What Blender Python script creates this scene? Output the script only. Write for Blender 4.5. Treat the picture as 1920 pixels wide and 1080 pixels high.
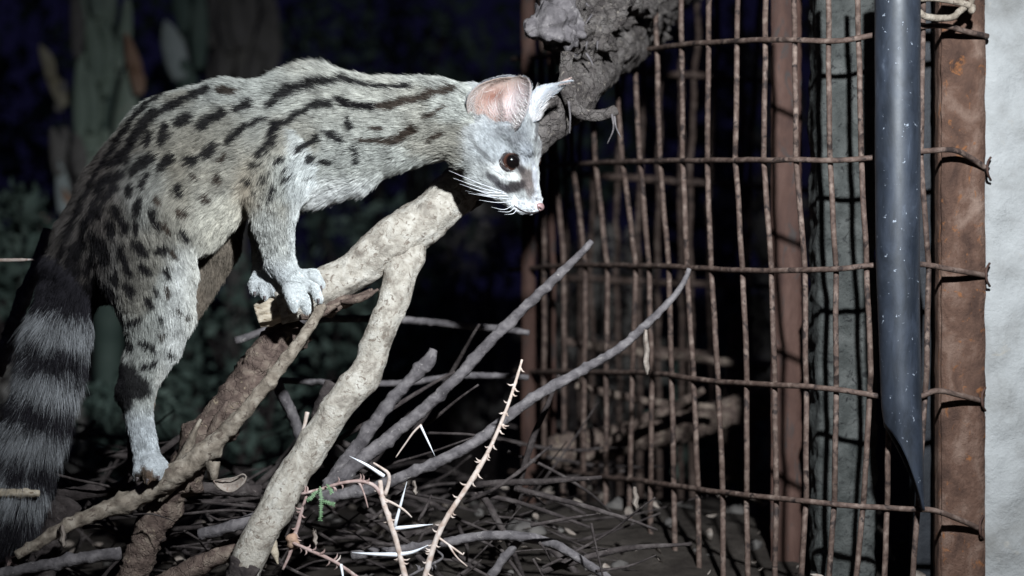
import bpy, math, random
import numpy as np
from mathutils import Vector, Matrix, noise, kdtree

random.seed(7); RNG = np.random.default_rng(7)
for o in list(bpy.data.objects): bpy.data.objects.remove(o)
SC = bpy.context.scene
COL = SC.collection

# ------------------------------------------------------------------ camera, night sky, light
D0 = 1.60            # metres from the lens to the animal
FPX = 3200.0         # focal length in photograph pixels (60 mm on a 36 mm sensor)
CZ = 0.31            # camera height
cam_d = bpy.data.cameras.new('camera'); cam = bpy.data.objects.new('camera', cam_d); COL.objects.link(cam)
cam.location = (0, -D0, CZ); cam.rotation_euler = (math.radians(90), 0, 0)
cam_d.lens = 60; cam_d.sensor_width = 36; cam_d.clip_start = 0.05; cam_d.clip_end = 400
cam_d.dof.use_dof = True; cam_d.dof.focus_distance = D0 - 0.02; cam_d.dof.aperture_fstop = 4.0
SC.camera = cam

SUN_EL, SUN_ROT = math.radians(-4.0), math.radians(200)
world = bpy.data.worlds.new('World'); SC.world = world; world.use_nodes = True
nt = world.node_tree; nt.nodes.clear()
sky = nt.nodes.new('ShaderNodeTexSky'); sky.sky_type = 'NISHITA'; sky.sun_disc = False
sky.sun_elevation = SUN_EL; sky.sun_rotation = SUN_ROT; sky.ozone_density = 4.0
tint = nt.nodes.new('ShaderNodeMix'); tint.data_type = 'RGBA'; tint.blend_type = 'MIX'
tint.inputs['Factor'].default_value = 0.8; tint.inputs[7].default_value = (0.046, 0.044, 0.165, 1)
bg = nt.nodes.new('ShaderNodeBackground'); bg.inputs['Strength'].default_value = 0.085
wo = nt.nodes.new('ShaderNodeOutputWorld')
nt.links.new(sky.outputs[0], tint.inputs[6]); nt.links.new(tint.outputs[2], bg.inputs['Color'])
nt.links.new(bg.outputs[0], wo.inputs[0])

moon_d = bpy.data.lights.new('moonlight', 'SUN'); moon_d.energy = 0.02; moon_d.angle = math.radians(0.5)
moon_d.color = (0.6, 0.7, 1.0)
moon = bpy.data.objects.new('moonlight', moon_d); COL.objects.link(moon)
moon.rotation_euler = (math.radians(50), 0, math.radians(20))

# the lit night lamp that the photograph was taken by: just above the viewer, a little to the right
lamp_d = bpy.data.lights.new('night_lamp', 'SPOT'); lamp_d.energy = 152; lamp_d.color = (0.87, 0.94, 1.0)
lamp_d.spot_size = math.radians(74); lamp_d.spot_blend = 1.0; lamp_d.shadow_soft_size = 0.02
lamp = bpy.data.objects.new('night_lamp', lamp_d); COL.objects.link(lamp)
lamp.location = (0.24, -0.98, CZ + 0.52)
lamp.rotation_euler = (Vector((0.14, 0.06, CZ + 0.03)) - lamp.location).to_track_quat('-Z', 'Y').to_euler()

SC.view_settings.view_transform = 'Standard'; SC.view_settings.look = 'None'
SC.view_settings.exposure = 0.0; SC.view_settings.gamma = 1.0; SC.view_settings.use_curve_mapping = False
SC.render.engine = 'CYCLES'
SC.cycles.use_denoising = True
try: SC.cycles.denoiser = 'OPENIMAGEDENOISE'
except Exception: pass
SC.cycles.max_bounces = 5; SC.cycles.diffuse_bounces = 3; SC.cycles.transparent_max_bounces = 12
SC.cycles_curves.shape = 'RIBBONS' if hasattr(SC, 'cycles_curves') else None

# ------------------------------------------------------------------ helpers
def P(px, py, d=0.0):
    """place of a photograph pixel at d metres behind the animal"""
    D = D0 + d
    return Vector(((px - 960) / FPX * D, d, CZ - (py - 540) / FPX * D))
def R(rpx, d=0.0): return rpx / FPX * (D0 + d)
def ground_d(py): return FPX * CZ / (py - 540) - D0

def tag(o, label=None, cat=None, group=None, kind=None):
    for k, v in (('label', label), ('category', cat), ('group', group), ('kind', kind)):
        if v: o[k] = v
    return o

def mesh_obj(name, verts, faces, mat, parent=None, smooth=True, center=True):
    v = np.asarray(verts, dtype=np.float64)
    c = v.mean(axis=0) if center and parent is None else np.zeros(3)
    if parent is not None: c = np.array(parent.location) * 1.0
    me = bpy.data.meshes.new(name)
    me.from_pydata((v - c).tolist(), [], faces); me.validate(); me.update()
    if smooth: me.polygons.foreach_set('use_smooth', [True] * len(me.polygons))
    mats = mat if isinstance(mat, (list, tuple)) else [mat]
    for m in mats: me.materials.append(m)
    o = bpy.data.objects.new(name, me); COL.objects.link(o)
    if parent is not None: o.parent = parent          # parents carry a location only
    else: o.location = c
    return o

def empty(name, loc):
    o = bpy.data.objects.new(name, None); COL.objects.link(o); o.location = loc; o.empty_display_size = 0.05
    return o

def fract(p, octaves=4, H=0.9): return noise.fractal(p, H, 2.1, octaves)

def catmull(pts, rad, step):
    pts = [Vector(p) for p in pts]
    if len(pts) == 2:
        pts = [pts[0], pts[0].lerp(pts[1], 0.5), pts[1]]; rad = [rad[0], (rad[0] + rad[1]) / 2, rad[1]]
    ext = [pts[0] * 2 - pts[1]] + pts + [pts[-1] * 2 - pts[-2]]
    out, ro = [], []
    for i in range(len(pts) - 1):
        a, b, c, e = ext[i], ext[i + 1], ext[i + 2], ext[i + 3]
        n = max(1, int(math.ceil((c - b).length / step)))
        for k in range(n):
            t = k / n
            out.append(0.5 * ((2 * b) + (c - a) * t + (2 * a - 5 * b + 4 * c - e) * t * t + (3 * b - a - 3 * c + e) * t ** 3))
            s = t * t * (3 - 2 * t); ro.append(rad[i] * (1 - s) + rad[i + 1] * s)
    out.append(pts[-1]); ro.append(rad[-1])
    return out, ro

def tube(pts, rad, step=0.004, nseg=12, rough=0.0, nf=60.0, ridge=0.0, wob=0.0, seed=0, knots=0, cap0=0.25, cap1=0.25, knot_h=0.9, peel=0.0, peel_f=26.0):
    """tapered, bent stick with bark relief; returns verts, faces"""
    c, r = catmull(pts, rad, step)
    so = Vector((seed * 3.17, seed * 1.71, seed * 2.3))
    if wob:
        c = [p + Vector((noise.noise(p * 22 + so), noise.noise(p * 22 + so * 2 + Vector((9, 0, 0))), noise.noise(p * 22 + so + Vector((0, 7, 0))))) * wob for p in c]
    n = len(c)
    L = [0.0]
    for i in range(1, n): L.append(L[-1] + (c[i] - c[i - 1]).length)
    rr = random.Random(seed + 11)
    kn = [(rr.uniform(0, L[-1]), rr.uniform(0, 2 * math.pi), rr.uniform(0.5, 1.0)) for _ in range(knots)]
    t0 = (c[1] - c[0]).normalized()
    u = t0.orthogonal().normalized()
    V, F = [], []
    for i in range(n):
        t = (c[min(i + 1, n - 1)] - c[max(i - 1, 0)]).normalized()
        u = (u - t * u.dot(t)).normalized(); w = t.cross(u)
        for k in range(nseg):
            a = 2 * math.pi * k / nseg
            dv = u * math.cos(a) + w * math.sin(a)
            q = r[i]
            if rough: q *= 1 + rough * fract(c[i] * nf + dv * (r[i] * nf) + so, 4)
            if ridge: q *= 1 + ridge * fract(Vector((math.cos(a) * 2.2, math.sin(a) * 2.2, L[i] * 14)) + so, 3)
            if peel:
                e_ = noise.noise(c[i] * peel_f + dv * (r[i] * peel_f) + so * 3) + 0.35 * noise.noise(c[i] * peel_f * 3.3 + dv * (r[i] * peel_f * 3.3))
                e_ = min(1, max(0, (e_ - 0.12) / 0.05)); q += r[i] * peel * e_
            for (ks, ka, kh) in kn:
                ds = (L[i] - ks) / (r[i] * 0.9)
                if abs(ds) < 2.5:
                    da = (a - ka + math.pi) % (2 * math.pi) - math.pi
                    q += r[i] * knot_h * kh * math.exp(-ds * ds * 2.2 - da * da * 2.6)
            V.append(c[i] + dv * q)
    for i in range(n - 1):
        for k in range(nseg):
            a = i * nseg + k; b = i * nseg + (k + 1) % nseg
            F.append((a, b, b + nseg, a + nseg))
    for end, cap in ((0, cap0), (n - 1, cap1)):
        t = (c[1] - c[0]).normalized() * -1 if end == 0 else (c[-1] - c[-2]).normalized()
        V.append(c[end] + t * r[end] * cap); ci = len(V) - 1
        for k in range(nseg):
            a = end * nseg + k; b = end * nseg + (k + 1) % nseg
            F.append((a, ci, b) if end == 0 else (b, ci, a))
            if end == 0: F[-1] = (b, a, ci)
            else: F[-1] = (a, b, ci)
    return V, F

def join(parts):
    V, F = [], []
    for v, f in parts:
        o = len(V); V += list(v); F += [tuple(i + o for i in q) for q in f]
    return V, F

def cone(p, q, r, nseg=5, bend=None):
    p, q = Vector(p), Vector(q)
    m = p.lerp(q, 0.5) + (Vector(bend) if bend else Vector((0, 0, 0)))
    return tube([p, m, q], [r, r * 0.72, r * 0.08], step=(q - p).length / 6, nseg=nseg)

def box(x0, x1, y0, y1, z0, z1):
    V = [(x, y, z) for z in (z0, z1) for y in (y0, y1) for x in (x0, x1)]
    F = [(0, 2, 3, 1), (4, 5, 7, 6), (0, 1, 5, 4), (2, 6, 7, 3), (0, 4, 6, 2), (1, 3, 7, 5)]
    return V, F

def grid_box(x0, x1, y0, y1, z0, z1, step, amp, nf, seed=0, bev=0.0):
    """upright block with chipped, uneven faces (rounded-square section swept along z)"""
    cx, cy, hx, hy = (x0 + x1) / 2, (y0 + y1) / 2, (x1 - x0) / 2, (y1 - y0) / 2
    per = []
    nx, ny = max(2, int(2 * hx / step)), max(2, int(2 * hy / step))
    for i in range(nx): per.append((-1 + 2 * i / nx, -1))
    for i in range(ny): per.append((1, -1 + 2 * i / ny))
    for i in range(nx): per.append((1 - 2 * i / nx, 1))
    for i in range(ny): per.append((-1, 1 - 2 * i / ny))
    nz = max(2, int((z1 - z0) / step)); so = Vector((seed * 5.1, seed * 2.2, 0))
    V, F = [], []
    for k in range(nz + 1):
        z = z0 + (z1 - z0) * k / nz
        for (a, b) in per:
            p = Vector((cx + a * hx, cy + b * hy, z))
            if bev:                                      # pull the corners in
                ca, cb = max(0, abs(a) * hx - (hx - bev)), max(0, abs(b) * hy - (hy - bev))
                dd = math.hypot(ca, cb)
                if ca > 0 and cb > 0 and dd > bev:
                    s = bev / dd
                    p.x = cx + math.copysign(hx - bev + ca * s, a); p.y = cy + math.copysign(hy - bev + cb * s, b)
            d = Vector((a if abs(a) == 1 else 0, b if abs(b) == 1 else 0, 0)).normalized()
            p += d * amp * fract(p * nf + so, 5)
            V.append(p)
    n = len(per)
    for k in range(nz):
        for i in range(n):
            j = (i + 1) % n
            F.append((k * n + i, k * n + j, (k + 1) * n + j, (k + 1) * n + i))
    F.append(tuple(range(n - 1, -1, -1))); F.append(tuple(range(nz * n, nz * n + n)))
    return V, F

# ------------------------------------------------------------------ materials
def new_mat(name):
    m = bpy.data.materials.new(name); m.use_nodes = True
    b = m.node_tree.nodes['Principled BSDF']
    return m, m.node_tree, b

def ramp(t, stops, interp='LINEAR'):
    r = t.nodes.new('ShaderNodeValToRGB'); r.color_ramp.interpolation = interp
    while len(r.color_ramp.elements) < len(stops): r.color_ramp.elements.new(0.5)
    for e, (p, c) in zip(r.color_ramp.elements, stops):
        e.position = p; e.color = tuple(c) + (1,) if len(c) == 3 else c
    return r

def tex_noise(t, co, scale, detail=6, rough=0.6, dist=0.0):
    n = t.nodes.new('ShaderNodeTexNoise'); n.inputs['Scale'].default_value = scale
    n.inputs['Detail'].default_value = detail; n.inputs['Roughness'].default_value = rough
    n.inputs['Distortion'].default_value = dist
    t.links.new(co, n.inputs['Vector']); return n

def mix_rgb(t, fac, a, b, mode='MIX'):
    m = t.nodes.new('ShaderNodeMix'); m.data_type = 'RGBA'; m.blend_type = mode
    for s, v in ((m.inputs['Factor'], fac), (m.inputs[6], a), (m.inputs[7], b)):
        if hasattr(v, 'links') or hasattr(v, 'is_linked'): t.links.new(v, s)
        elif isinstance(v, (int, float)): s.default_value = v
        else: s.default_value = tuple(v) + (1,)
    return m.outputs[2]

def surface(name, c_lo, c_mid, c_hi, scale=40, fleck=None, fleck_scale=120, fleck_at=0.62, bump=0.3, bump_scale=200, rough=0.85, spec=0.25, dist=0.003, stretch=None, metallic=0.0, crack=0.0, crack_scale=60):
    m, t, b = new_mat(name)
    tc = t.nodes.new('ShaderNodeTexCoord'); co = tc.outputs['Object']
    if stretch:
        mp = t.nodes.new('ShaderNodeMapping'); mp.inputs['Scale'].default_value = stretch
        t.links.new(co, mp.inputs['Vector']); co = mp.outputs[0]
    n1 = tex_noise(t, co, scale, 8, 0.62, 0.4)
    r = ramp(t, [(0.30, c_lo), (0.5, c_mid), (0.70, c_hi)]); t.links.new(n1.outputs[0], r.inputs[0])
    colr = r.outputs[0]
    n2 = tex_noise(t, co, bump_scale, 8, 0.7)
    if fleck:
        n3 = tex_noise(t, co, fleck_scale, 6, 0.65, 0.8)
        r3 = ramp(t, [(fleck_at - 0.04, (0, 0, 0)), (fleck_at + 0.05, (1, 1, 1))]); t.links.new(n3.outputs[0], r3.inputs[0])
        colr = mix_rgb(t, r3.outputs[0], colr, fleck)
    h = n2.outputs[0]
    if crack:
        v = t.nodes.new('ShaderNodeTexVoronoi'); v.feature = 'DISTANCE_TO_EDGE'; v.inputs['Scale'].default_value = crack_scale
        nv = tex_noise(t, co, crack_scale * 0.7, 4); va = t.nodes.new('ShaderNodeVectorMath'); va.operation = 'MULTIPLY_ADD'
        t.links.new(nv.outputs[1], va.inputs[0]); va.inputs[1].default_value = (0.03, 0.03, 0.03); t.links.new(co, va.inputs[2])
        t.links.new(va.outputs[0], v.inputs['Vector'])
        rc = ramp(t, [(0.0, (0, 0, 0)), (0.07, (1, 1, 1))]); t.links.new(v.outputs[0], rc.inputs[0])
        ma = t.nodes.new('ShaderNodeMath'); ma.operation = 'MULTIPLY_ADD'; ma.inputs[1].default_value = crack
        t.links.new(rc.outputs[0], ma.inputs[0]); t.links.new(h, ma.inputs[2]); h = ma.outputs[0]
    bp = t.nodes.new('ShaderNodeBump'); bp.inputs['Strength'].default_value = bump; bp.inputs['Distance'].default_value = dist
    t.links.new(h, bp.inputs['Height']); t.links.new(bp.outputs[0], b.inputs['Normal'])
    t.links.new(colr, b.inputs['Base Color'])
    b.inputs['Roughness'].default_value = rough; b.inputs['Specular IOR Level'].default_value = spec
    b.inputs['Metallic'].default_value = metallic
    return m

M = {}
M['pale_bark'] = surface('pale_bark', (0.17, 0.145, 0.12), (0.40, 0.36, 0.305), (0.56, 0.525, 0.465), 70, (0.19, 0.155, 0.125), 190, 0.585, 0.9, 340, 0.9, 0.2, 0.003)
M['grey_bark'] = surface('grey_bark', (0.05, 0.044, 0.046), (0.11, 0.098, 0.10), (0.20, 0.18, 0.178), 80, (0.32, 0.29, 0.27), 210, 0.66, 0.6, 300, 0.9, 0.2, 0.003)
M['dust_bark'] = surface('dust_bark', (0.06, 0.05, 0.048), (0.125, 0.108, 0.10), (0.20, 0.178, 0.165), 60, (0.30, 0.26, 0.22), 170, 0.62, 1.0, 300, 0.95, 0.1, 0.006, crack=0.5, crack_scale=75)
M['brown_bark'] = surface('brown_bark', (0.045, 0.03, 0.025), (0.12, 0.085, 0.07), (0.24, 0.19, 0.15), 70, (0.40, 0.32, 0.22), 150, 0.66, 0.7, 220, 0.9, 0.2, 0.004, crack=0.5, crack_scale=80)
M['tan_bark'] = surface('tan_bark', (0.10, 0.08, 0.062), (0.23, 0.19, 0.15), (0.38, 0.33, 0.27), 90, (0.10, 0.075, 0.06), 160, 0.60, 0.6, 260, 0.9, 0.2, 0.003)
M['dark_bark'] = surface('dark_bark', (0.02, 0.016, 0.016), (0.05, 0.04, 0.038), (0.10, 0.085, 0.08), 70, (0.16, 0.13, 0.12), 180, 0.68, 0.7, 220, 0.95, 0.15, 0.004)
M['fresh_wood'] = surface('fresh_wood', (0.28, 0.225, 0.16), (0.44, 0.37, 0.28), (0.55, 0.48, 0.39), 90, (0.18, 0.125, 0.08), 110, 0.60, 0.5, 200, 0.8, 0.2, 0.002, stretch=(1, 1, 4))
M['thorn_twig'] = surface('thorn_twig', (0.34, 0.24, 0.19), (0.52, 0.42, 0.36), (0.62, 0.55, 0.51), 120, (0.40, 0.27, 0.22), 130, 0.62, 0.4, 400, 0.8, 0.3, 0.001)
M['pink_twig'] = surface('pink_twig', (0.18, 0.11, 0.095), (0.34, 0.235, 0.21), (0.46, 0.36, 0.33), 120, (0.60, 0.52, 0.46), 150, 0.62, 0.4, 400, 0.8, 0.3, 0.001)
M['thorn'] = surface('thorn', (0.58, 0.58, 0.60), (0.74, 0.75, 0.78), (0.85, 0.86, 0.88), 60, None, bump=0.1, rough=0.45, spec=0.5)
M['rust_wire'] = surface('rust_wire', (0.036, 0.021, 0.016), (0.088, 0.057, 0.045), (0.19, 0.14, 0.115), 110, (0.022, 0.014, 0.012), 70, 0.57, 0.5, 500, 0.75, 0.3, 0.001)
M['rust_steel'] = surface('rust_steel', (0.03, 0.016, 0.012), (0.095, 0.052, 0.036), (0.20, 0.135, 0.105), 30, (0.20, 0.08, 0.03), 80, 0.63, 1.0, 240, 0.85, 0.25, 0.003, stretch=(1.0, 1.0, 0.75))
M['dark_rust'] = surface('dark_rust', (0.03, 0.014, 0.011), (0.06, 0.03, 0.022), (0.10, 0.055, 0.042), 22, (0.04, 0.03, 0.027), 40, 0.58, 0.4, 300, 0.8, 0.3, 0.002, stretch=(1.6, 1.6, 0.6))
M['concrete'] = surface('concrete', (0.03, 0.032, 0.03), (0.06, 0.062, 0.058), (0.10, 0.10, 0.094), 40, (0.02, 0.02, 0.02), 130, 0.60, 1.0, 150, 0.95, 0.2, 0.004)
M['white_plaster'] = surface('white_plaster', (0.17, 0.165, 0.155), (0.30, 0.30, 0.295), (0.37, 0.37, 0.365), 9, (0.30, 0.28, 0.25), 38, 0.68, 0.7, 110, 0.9, 0.2, 0.004)
M['soil'] = surface('soil', (0.018, 0.014, 0.012), (0.038, 0.031, 0.026), (0.066, 0.055, 0.047), 14, (0.10, 0.085, 0.07), 90, 0.68, 0.8, 60, 0.95, 0.1, 0.01)
M['stone'] = surface('stone', (0.06, 0.052, 0.048), (0.10, 0.09, 0.083), (0.15, 0.135, 0.12), 30, None, bump=0.6, bump_scale=90, rough=0.95)
M['dry_leaf'] = surface('dry_leaf', (0.13, 0.10, 0.085), (0.24, 0.20, 0.17), (0.36, 0.31, 0.27), 120, (0.20, 0.14, 0.11), 200, 0.60, 0.5, 300, 0.8, 0.2, 0.001)
M['green_leaf'] = surface('green_leaf', (0.10, 0.17, 0.085), (0.17, 0.27, 0.145), (0.27, 0.37, 0.24), 90, None, bump=0.2, rough=0.6)
M['succulent'] = surface('succulent', (0.16, 0.21, 0.16), (0.26, 0.32, 0.25), (0.38, 0.43, 0.35), 9, (0.40, 0.38, 0.30), 12, 0.66, 0.3, 60, 0.6, 0.4, 0.004, stretch=(1, 1, 0.35))
M['pale_leaf'] = surface('pale_leaf', (0.30, 0.34, 0.32), (0.40, 0.44, 0.42), (0.48, 0.51, 0.48), 12, None, bump=0.3, rough=0.7)
M['withered_leaf'] = surface('withered_leaf', (0.22, 0.12, 0.07), (0.36, 0.22, 0.15), (0.44, 0.31, 0.23), 14, None, bump=0.4, rough=0.8)
M['straw_leaf'] = surface('straw_leaf', (0.24, 0.20, 0.13), (0.34, 0.30, 0.21), (0.42, 0.38, 0.29), 14, None, bump=0.4, rough=0.8)
M['bush_leaf'] = surface('bush_leaf', (0.06, 0.09, 0.075), (0.10, 0.14, 0.115), (0.16, 0.20, 0.165), 8, None, bump=0.2, rough=0.7)
M['dry_bush'] = surface('dry_bush', (0.11, 0.10, 0.09), (0.18, 0.165, 0.15), (0.25, 0.23, 0.205), 8, None, bump=0.2, rough=0.8)

def plastic():
    m, t, b = new_mat('black_plastic')
    tc = t.nodes.new('ShaderNodeTexCoord'); co = tc.outputs['Object']
    mp = t.nodes.new('ShaderNodeMapping'); mp.inputs['Scale'].default_value = (1, 1, 0.3); t.links.new(co, mp.inputs[0])
    n = tex_noise(t, mp.outputs[0], 45, 8, 0.7, 0.6)
    r = ramp(t, [(0.40, (0.010, 0.013, 0.019)), (0.60, (0.025, 0.031, 0.044)), (0.80, (0.12, 0.14, 0.175))]); t.links.new(n.outputs[0], r.inputs[0])
    n2 = tex_noise(t, co, 170, 5, 0.65)
    r2 = ramp(t, [(0.65, (0, 0, 0)), (0.71, (1, 1, 1))]); t.links.new(n2.outputs[0], r2.inputs[0])
    t.links.new(mix_rgb(t, r2.outputs[0], r.outputs[0], (0.30, 0.33, 0.38)), b.inputs['Base Color'])
    n3 = tex_noise(t, co, 30, 6, 0.6); rr = ramp(t, [(0.3, (0.42, 0.42, 0.42)), (0.7, (0.62, 0.62, 0.62))]); t.links.new(n3.outputs[0], rr.inputs[0])
    t.links.new(rr.outputs[0], b.inputs['Roughness'])
    bp = t.nodes.new('ShaderNodeBump'); bp.inputs['Strength'].default_value = 0.08; bp.inputs['Distance'].default_value = 0.001
    t.links.new(n2.outputs[0], bp.inputs['Height']); t.links.new(bp.outputs[0], b.inputs['Normal'])
    return m
M['black_plastic'] = plastic()
M['black_sheet'] = surface('black_sheet', (0.006, 0.007, 0.009), (0.011, 0.012, 0.015), (0.018, 0.02, 0.024), 30, (0.12, 0.12, 0.12), 240, 0.73, 0.3, 120, 0.6, 0.3)
# ------------------------------------------------------------------ the setting: ground
def ground_height(x, y):
    h = 0.010 * fract(Vector((x * 3.1, y * 3.1, 0.3)), 5) + 0.006 * fract(Vector((x * 14, y * 14, 4.3)), 4)
    h += 0.045 * math.exp(-((x - 0.10) / 0.35) ** 2 - ((y - 0.42) / 0.25) ** 2)
    e = y - (0.86 + 0.06 * noise.noise(Vector((x * 2.2, 3, 0))))
    s = min(1, max(0, e / 0.10)); s = s * s * (3 - 2 * s)
    return h - 0.22 * s
def make_ground():
    xs = np.concatenate([[-90, -40, -15, -6, -3], np.arange(-1.6, 1.6, 0.02), [1.7, 3, 6, 15, 40, 90]])
    ys = np.concatenate([[-20, -6, -3, -2], np.arange(-1.7, 2.2, 0.02), [2.3, 2.8, 3.5, 5, 8, 15, 40, 120]])
    V = [(x, y, ground_height(x, y) if abs(x) < 8 and abs(y) < 8 else (-0.22 if y > 0.9 else 0)) for y in ys for x in xs]
    n = len(xs)
    F = [(j * n + i, j * n + i + 1, (j + 1) * n + i + 1, (j + 1) * n + i) for j in range(len(ys) - 1) for i in range(n - 1)]
    return mesh_obj('ground', V, F, M['soil'], center=False)
tag(make_ground(), 'bare grey brown soil strewn with litter', None, None, 'structure')

def stones():
    parts = []
    rr = random.Random(5)
    for i in range(240):
        x, y = rr.uniform(-0.9, 0.9), rr.uniform(-0.25, 0.95)
        r = rr.uniform(0.003, 0.012); z = ground_height(x, y)
        V, F = [], []
        for a in range(5):
            for k in range(8):
                th = math.pi * (a + 0.5) / 5; ph = 2 * math.pi * k / 8
                d = Vector((math.sin(th) * math.cos(ph), math.sin(th) * math.sin(ph), math.cos(th) * 0.7))
                V.append(Vector((x, y, z)) + d * r * (1 + 0.5 * noise.noise(d * 1.6 + Vector((i, 0, 0)))))
        for a in range(4):
            for k in range(8): F.append((a * 8 + k, (a + 1) * 8 + k, (a + 1) * 8 + (k + 1) % 8, a * 8 + (k + 1) % 8))
        F.append(tuple(range(7, -1, -1))) ; F.append(tuple(range(32, 40)))
        parts.append((V, F))
    V, F = join(parts)
    tag(mesh_obj('gravel', V, F, M['stone']), 'loose gravel scattered over the soil', None, None, 'stuff')
stones()

def rock(px, py, rpx, label, seed):
    d = ground_d(py); c = P(px, py, d); c.z = ground_height(c.x, c.y); r = R(rpx, d)
    V, F = [], []; A, K = 12, 18
    for a in range(A):
        for k in range(K):
            th = math.pi * (a + 0.5) / A; ph = 2 * math.pi * k / K
            dv = Vector((math.sin(th) * math.cos(ph) * 1.2, math.sin(th) * math.sin(ph), math.cos(th) * 0.75))
            V.append(c + dv * r * (1 + 0.28 * fract(dv * 1.1 + Vector((seed, 0, 0)), 5)))
    for a in range(A - 1):
        for k in range(K): F.append((a * K + k, (a + 1) * K + k, (a + 1) * K + (k + 1) % K, a * K + (k + 1) % K))
    F.append(tuple(range(K - 1, -1, -1))); F.append(tuple(range((A - 1) * K, A * K)))
    tag(mesh_obj('rock', V, F, M['stone']), label, 'rock', 'rocks on the soil behind the mesh')
rock(1390, 1012, 30, 'rounded grey rock between the brown post and the mesh', 1)
rock(1165, 1035, 26, 'low flat rock lying on soil behind left mesh wires', 2)
rock(985, 1060, 34, 'dark rounded rock under the arching grey twig', 3)

# ------------------------------------------------------------------ posts, pillar, pipe
ZT = 1.0
def post_at(name, px0, px1, d, depth, mat, label, cat, step=0.008, amp=0.002, nf=40, seed=0, bev=0.004, z0=-0.05):
    a, b = P(px0, 500, d), P(px1, 500, d)
    V, F = grid_box(a.x, b.x, d, d + depth, z0, ZT, step, amp, nf, seed, bev)
    o = mesh_obj(name, V, F, M[mat]); tag(o, label, cat); return o
post_at('concrete_post', 1534, 1646, 0.10, 0.06, 'concrete', 'rough grey concrete post standing behind the mesh near the black pipe', 'post', 0.006, 0.004, 60, 2, 0.008)
post_at('plaster_pillar', 1838, 2060, 0.050, 0.16, 'white_plaster', 'bright white plastered pillar at the right edge', 'pillar', 0.006, 0.0035, 35, 3, 0.012)

def angle_iron(name, px0, px1, d, flange, mat, label, cat, turn=1, extra=None):
    """L section: a flat web facing the viewer and a flange going back"""
    a, b = P(px0, 500, d).x, P(px1, 500, d).x
    e = empty(name, (0.5 * (a + b), d, 0)); tag(e, label, cat)
    t = 0.005
    V, F = grid_box(a, b, d, d + t, -0.05, ZT, 0.008, 0.0012, 45, 4, 0.001)
    mesh_obj('web', V, F, M[mat], e)
    if turn > 0: V, F = grid_box(b - t, b, d + t + 0.0005, d + flange, -0.05, ZT, 0.008, 0.0010, 45, 5)
    else: V, F = grid_box(a, a + t, d + t + 0.0005, d + flange, -0.05, ZT, 0.008, 0.0010, 45, 6)
    mesh_obj('flange', V, F, M[mat], e)
    return e
angle_iron('angle_iron_post', 1766, 1848, 0.040, 0.035, 'rust_steel', 'orange rusted steel angle post beside the white pillar', 'post', -1)
angle_iron('angle_iron_post', 1446, 1504, 0.22, 0.035, 'dark_rust', 'dark brown rusted steel post left of the concrete post', 'post', 1)
cp = angle_iron('corner_post', 978, 1004, 0.68, 0.05, 'dark_rust', 'dim red brown corner post of the cage beside the animal nose', 'post', -1)
for px0, px1, dd in ((1008, 1020, 0.67), (1027, 1042, 0.69)):
    a, b = P(px0, 500, dd).x, P(px1, 500, dd).x
    V, F = grid_box(a, b, dd, dd + 0.006, -0.05, ZT, 0.008, 0.0015, 45, px0)
    mesh_obj('bar', V, F, M['dark_rust'], cp)

a, b = P(1700, 500, 0.12).x, P(1768, 500, 0.12).x
V, F = grid_box(a, b - 0.001, 0.105, 0.108, -0.05, ZT, 0.01, 0.001, 20, 9)  # black sheet added to stand for the dark gap
tag(mesh_obj('black_sheet', V, F, M['black_sheet']), 'black sheet filling the dark gap beside the rusted post', 'sheet')

def pipe():
    d = -0.012
    V, F = [], []; NS, NR = 44, 90
    for i in range(NR + 1):
        for k in range(NS):
            a = 2 * math.pi * k / NS; s = 0.5 + 0.5 * math.cos(a)          # 0 left .. 1 right
            yend = 800 + 158 * s ** 1.25 + 3 * noise.noise(Vector((math.cos(a) * 3, math.sin(a) * 3, 1)))
            t = i / NR; y = -60 + (yend + 60) * t
            pinch = max(0, (y - 760) / 200); r = 36.5 - 5 * sm1(y, 300, 800)
            cx = 1683 + 8 * sm1(y, 450, 850) + 14 * pinch
            c = P(cx, y, d); q = R(r * (1 - 0.25 * pinch), d)
            dv = Vector((math.cos(a), math.sin(a) * (1 - 0.55 * pinch), 0))
            V.append(c + dv * q * (1 + 0.015 * fract(c * 26 + dv * 0.8, 3)))
    for i in range(NR):
        for k in range(NS): F.append((i * NS + k, i * NS + (k + 1) % NS, (i + 1) * NS + (k + 1) % NS, (i + 1) * NS + k))
    e = tag(mesh_obj('plastic_pipe', V, F, M['black_plastic']), 'scuffed black plastic pipe hanging upright in front of the mesh', 'pipe')
    m = e.modifiers.new('thick', 'SOLIDIFY'); m.thickness = 0.0028; m.offset = -1
def sm1(x, a, b):
    t = min(1, max(0, (x - a) / (b - a))); return t * t * (3 - 2 * t)
pipe()

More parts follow.
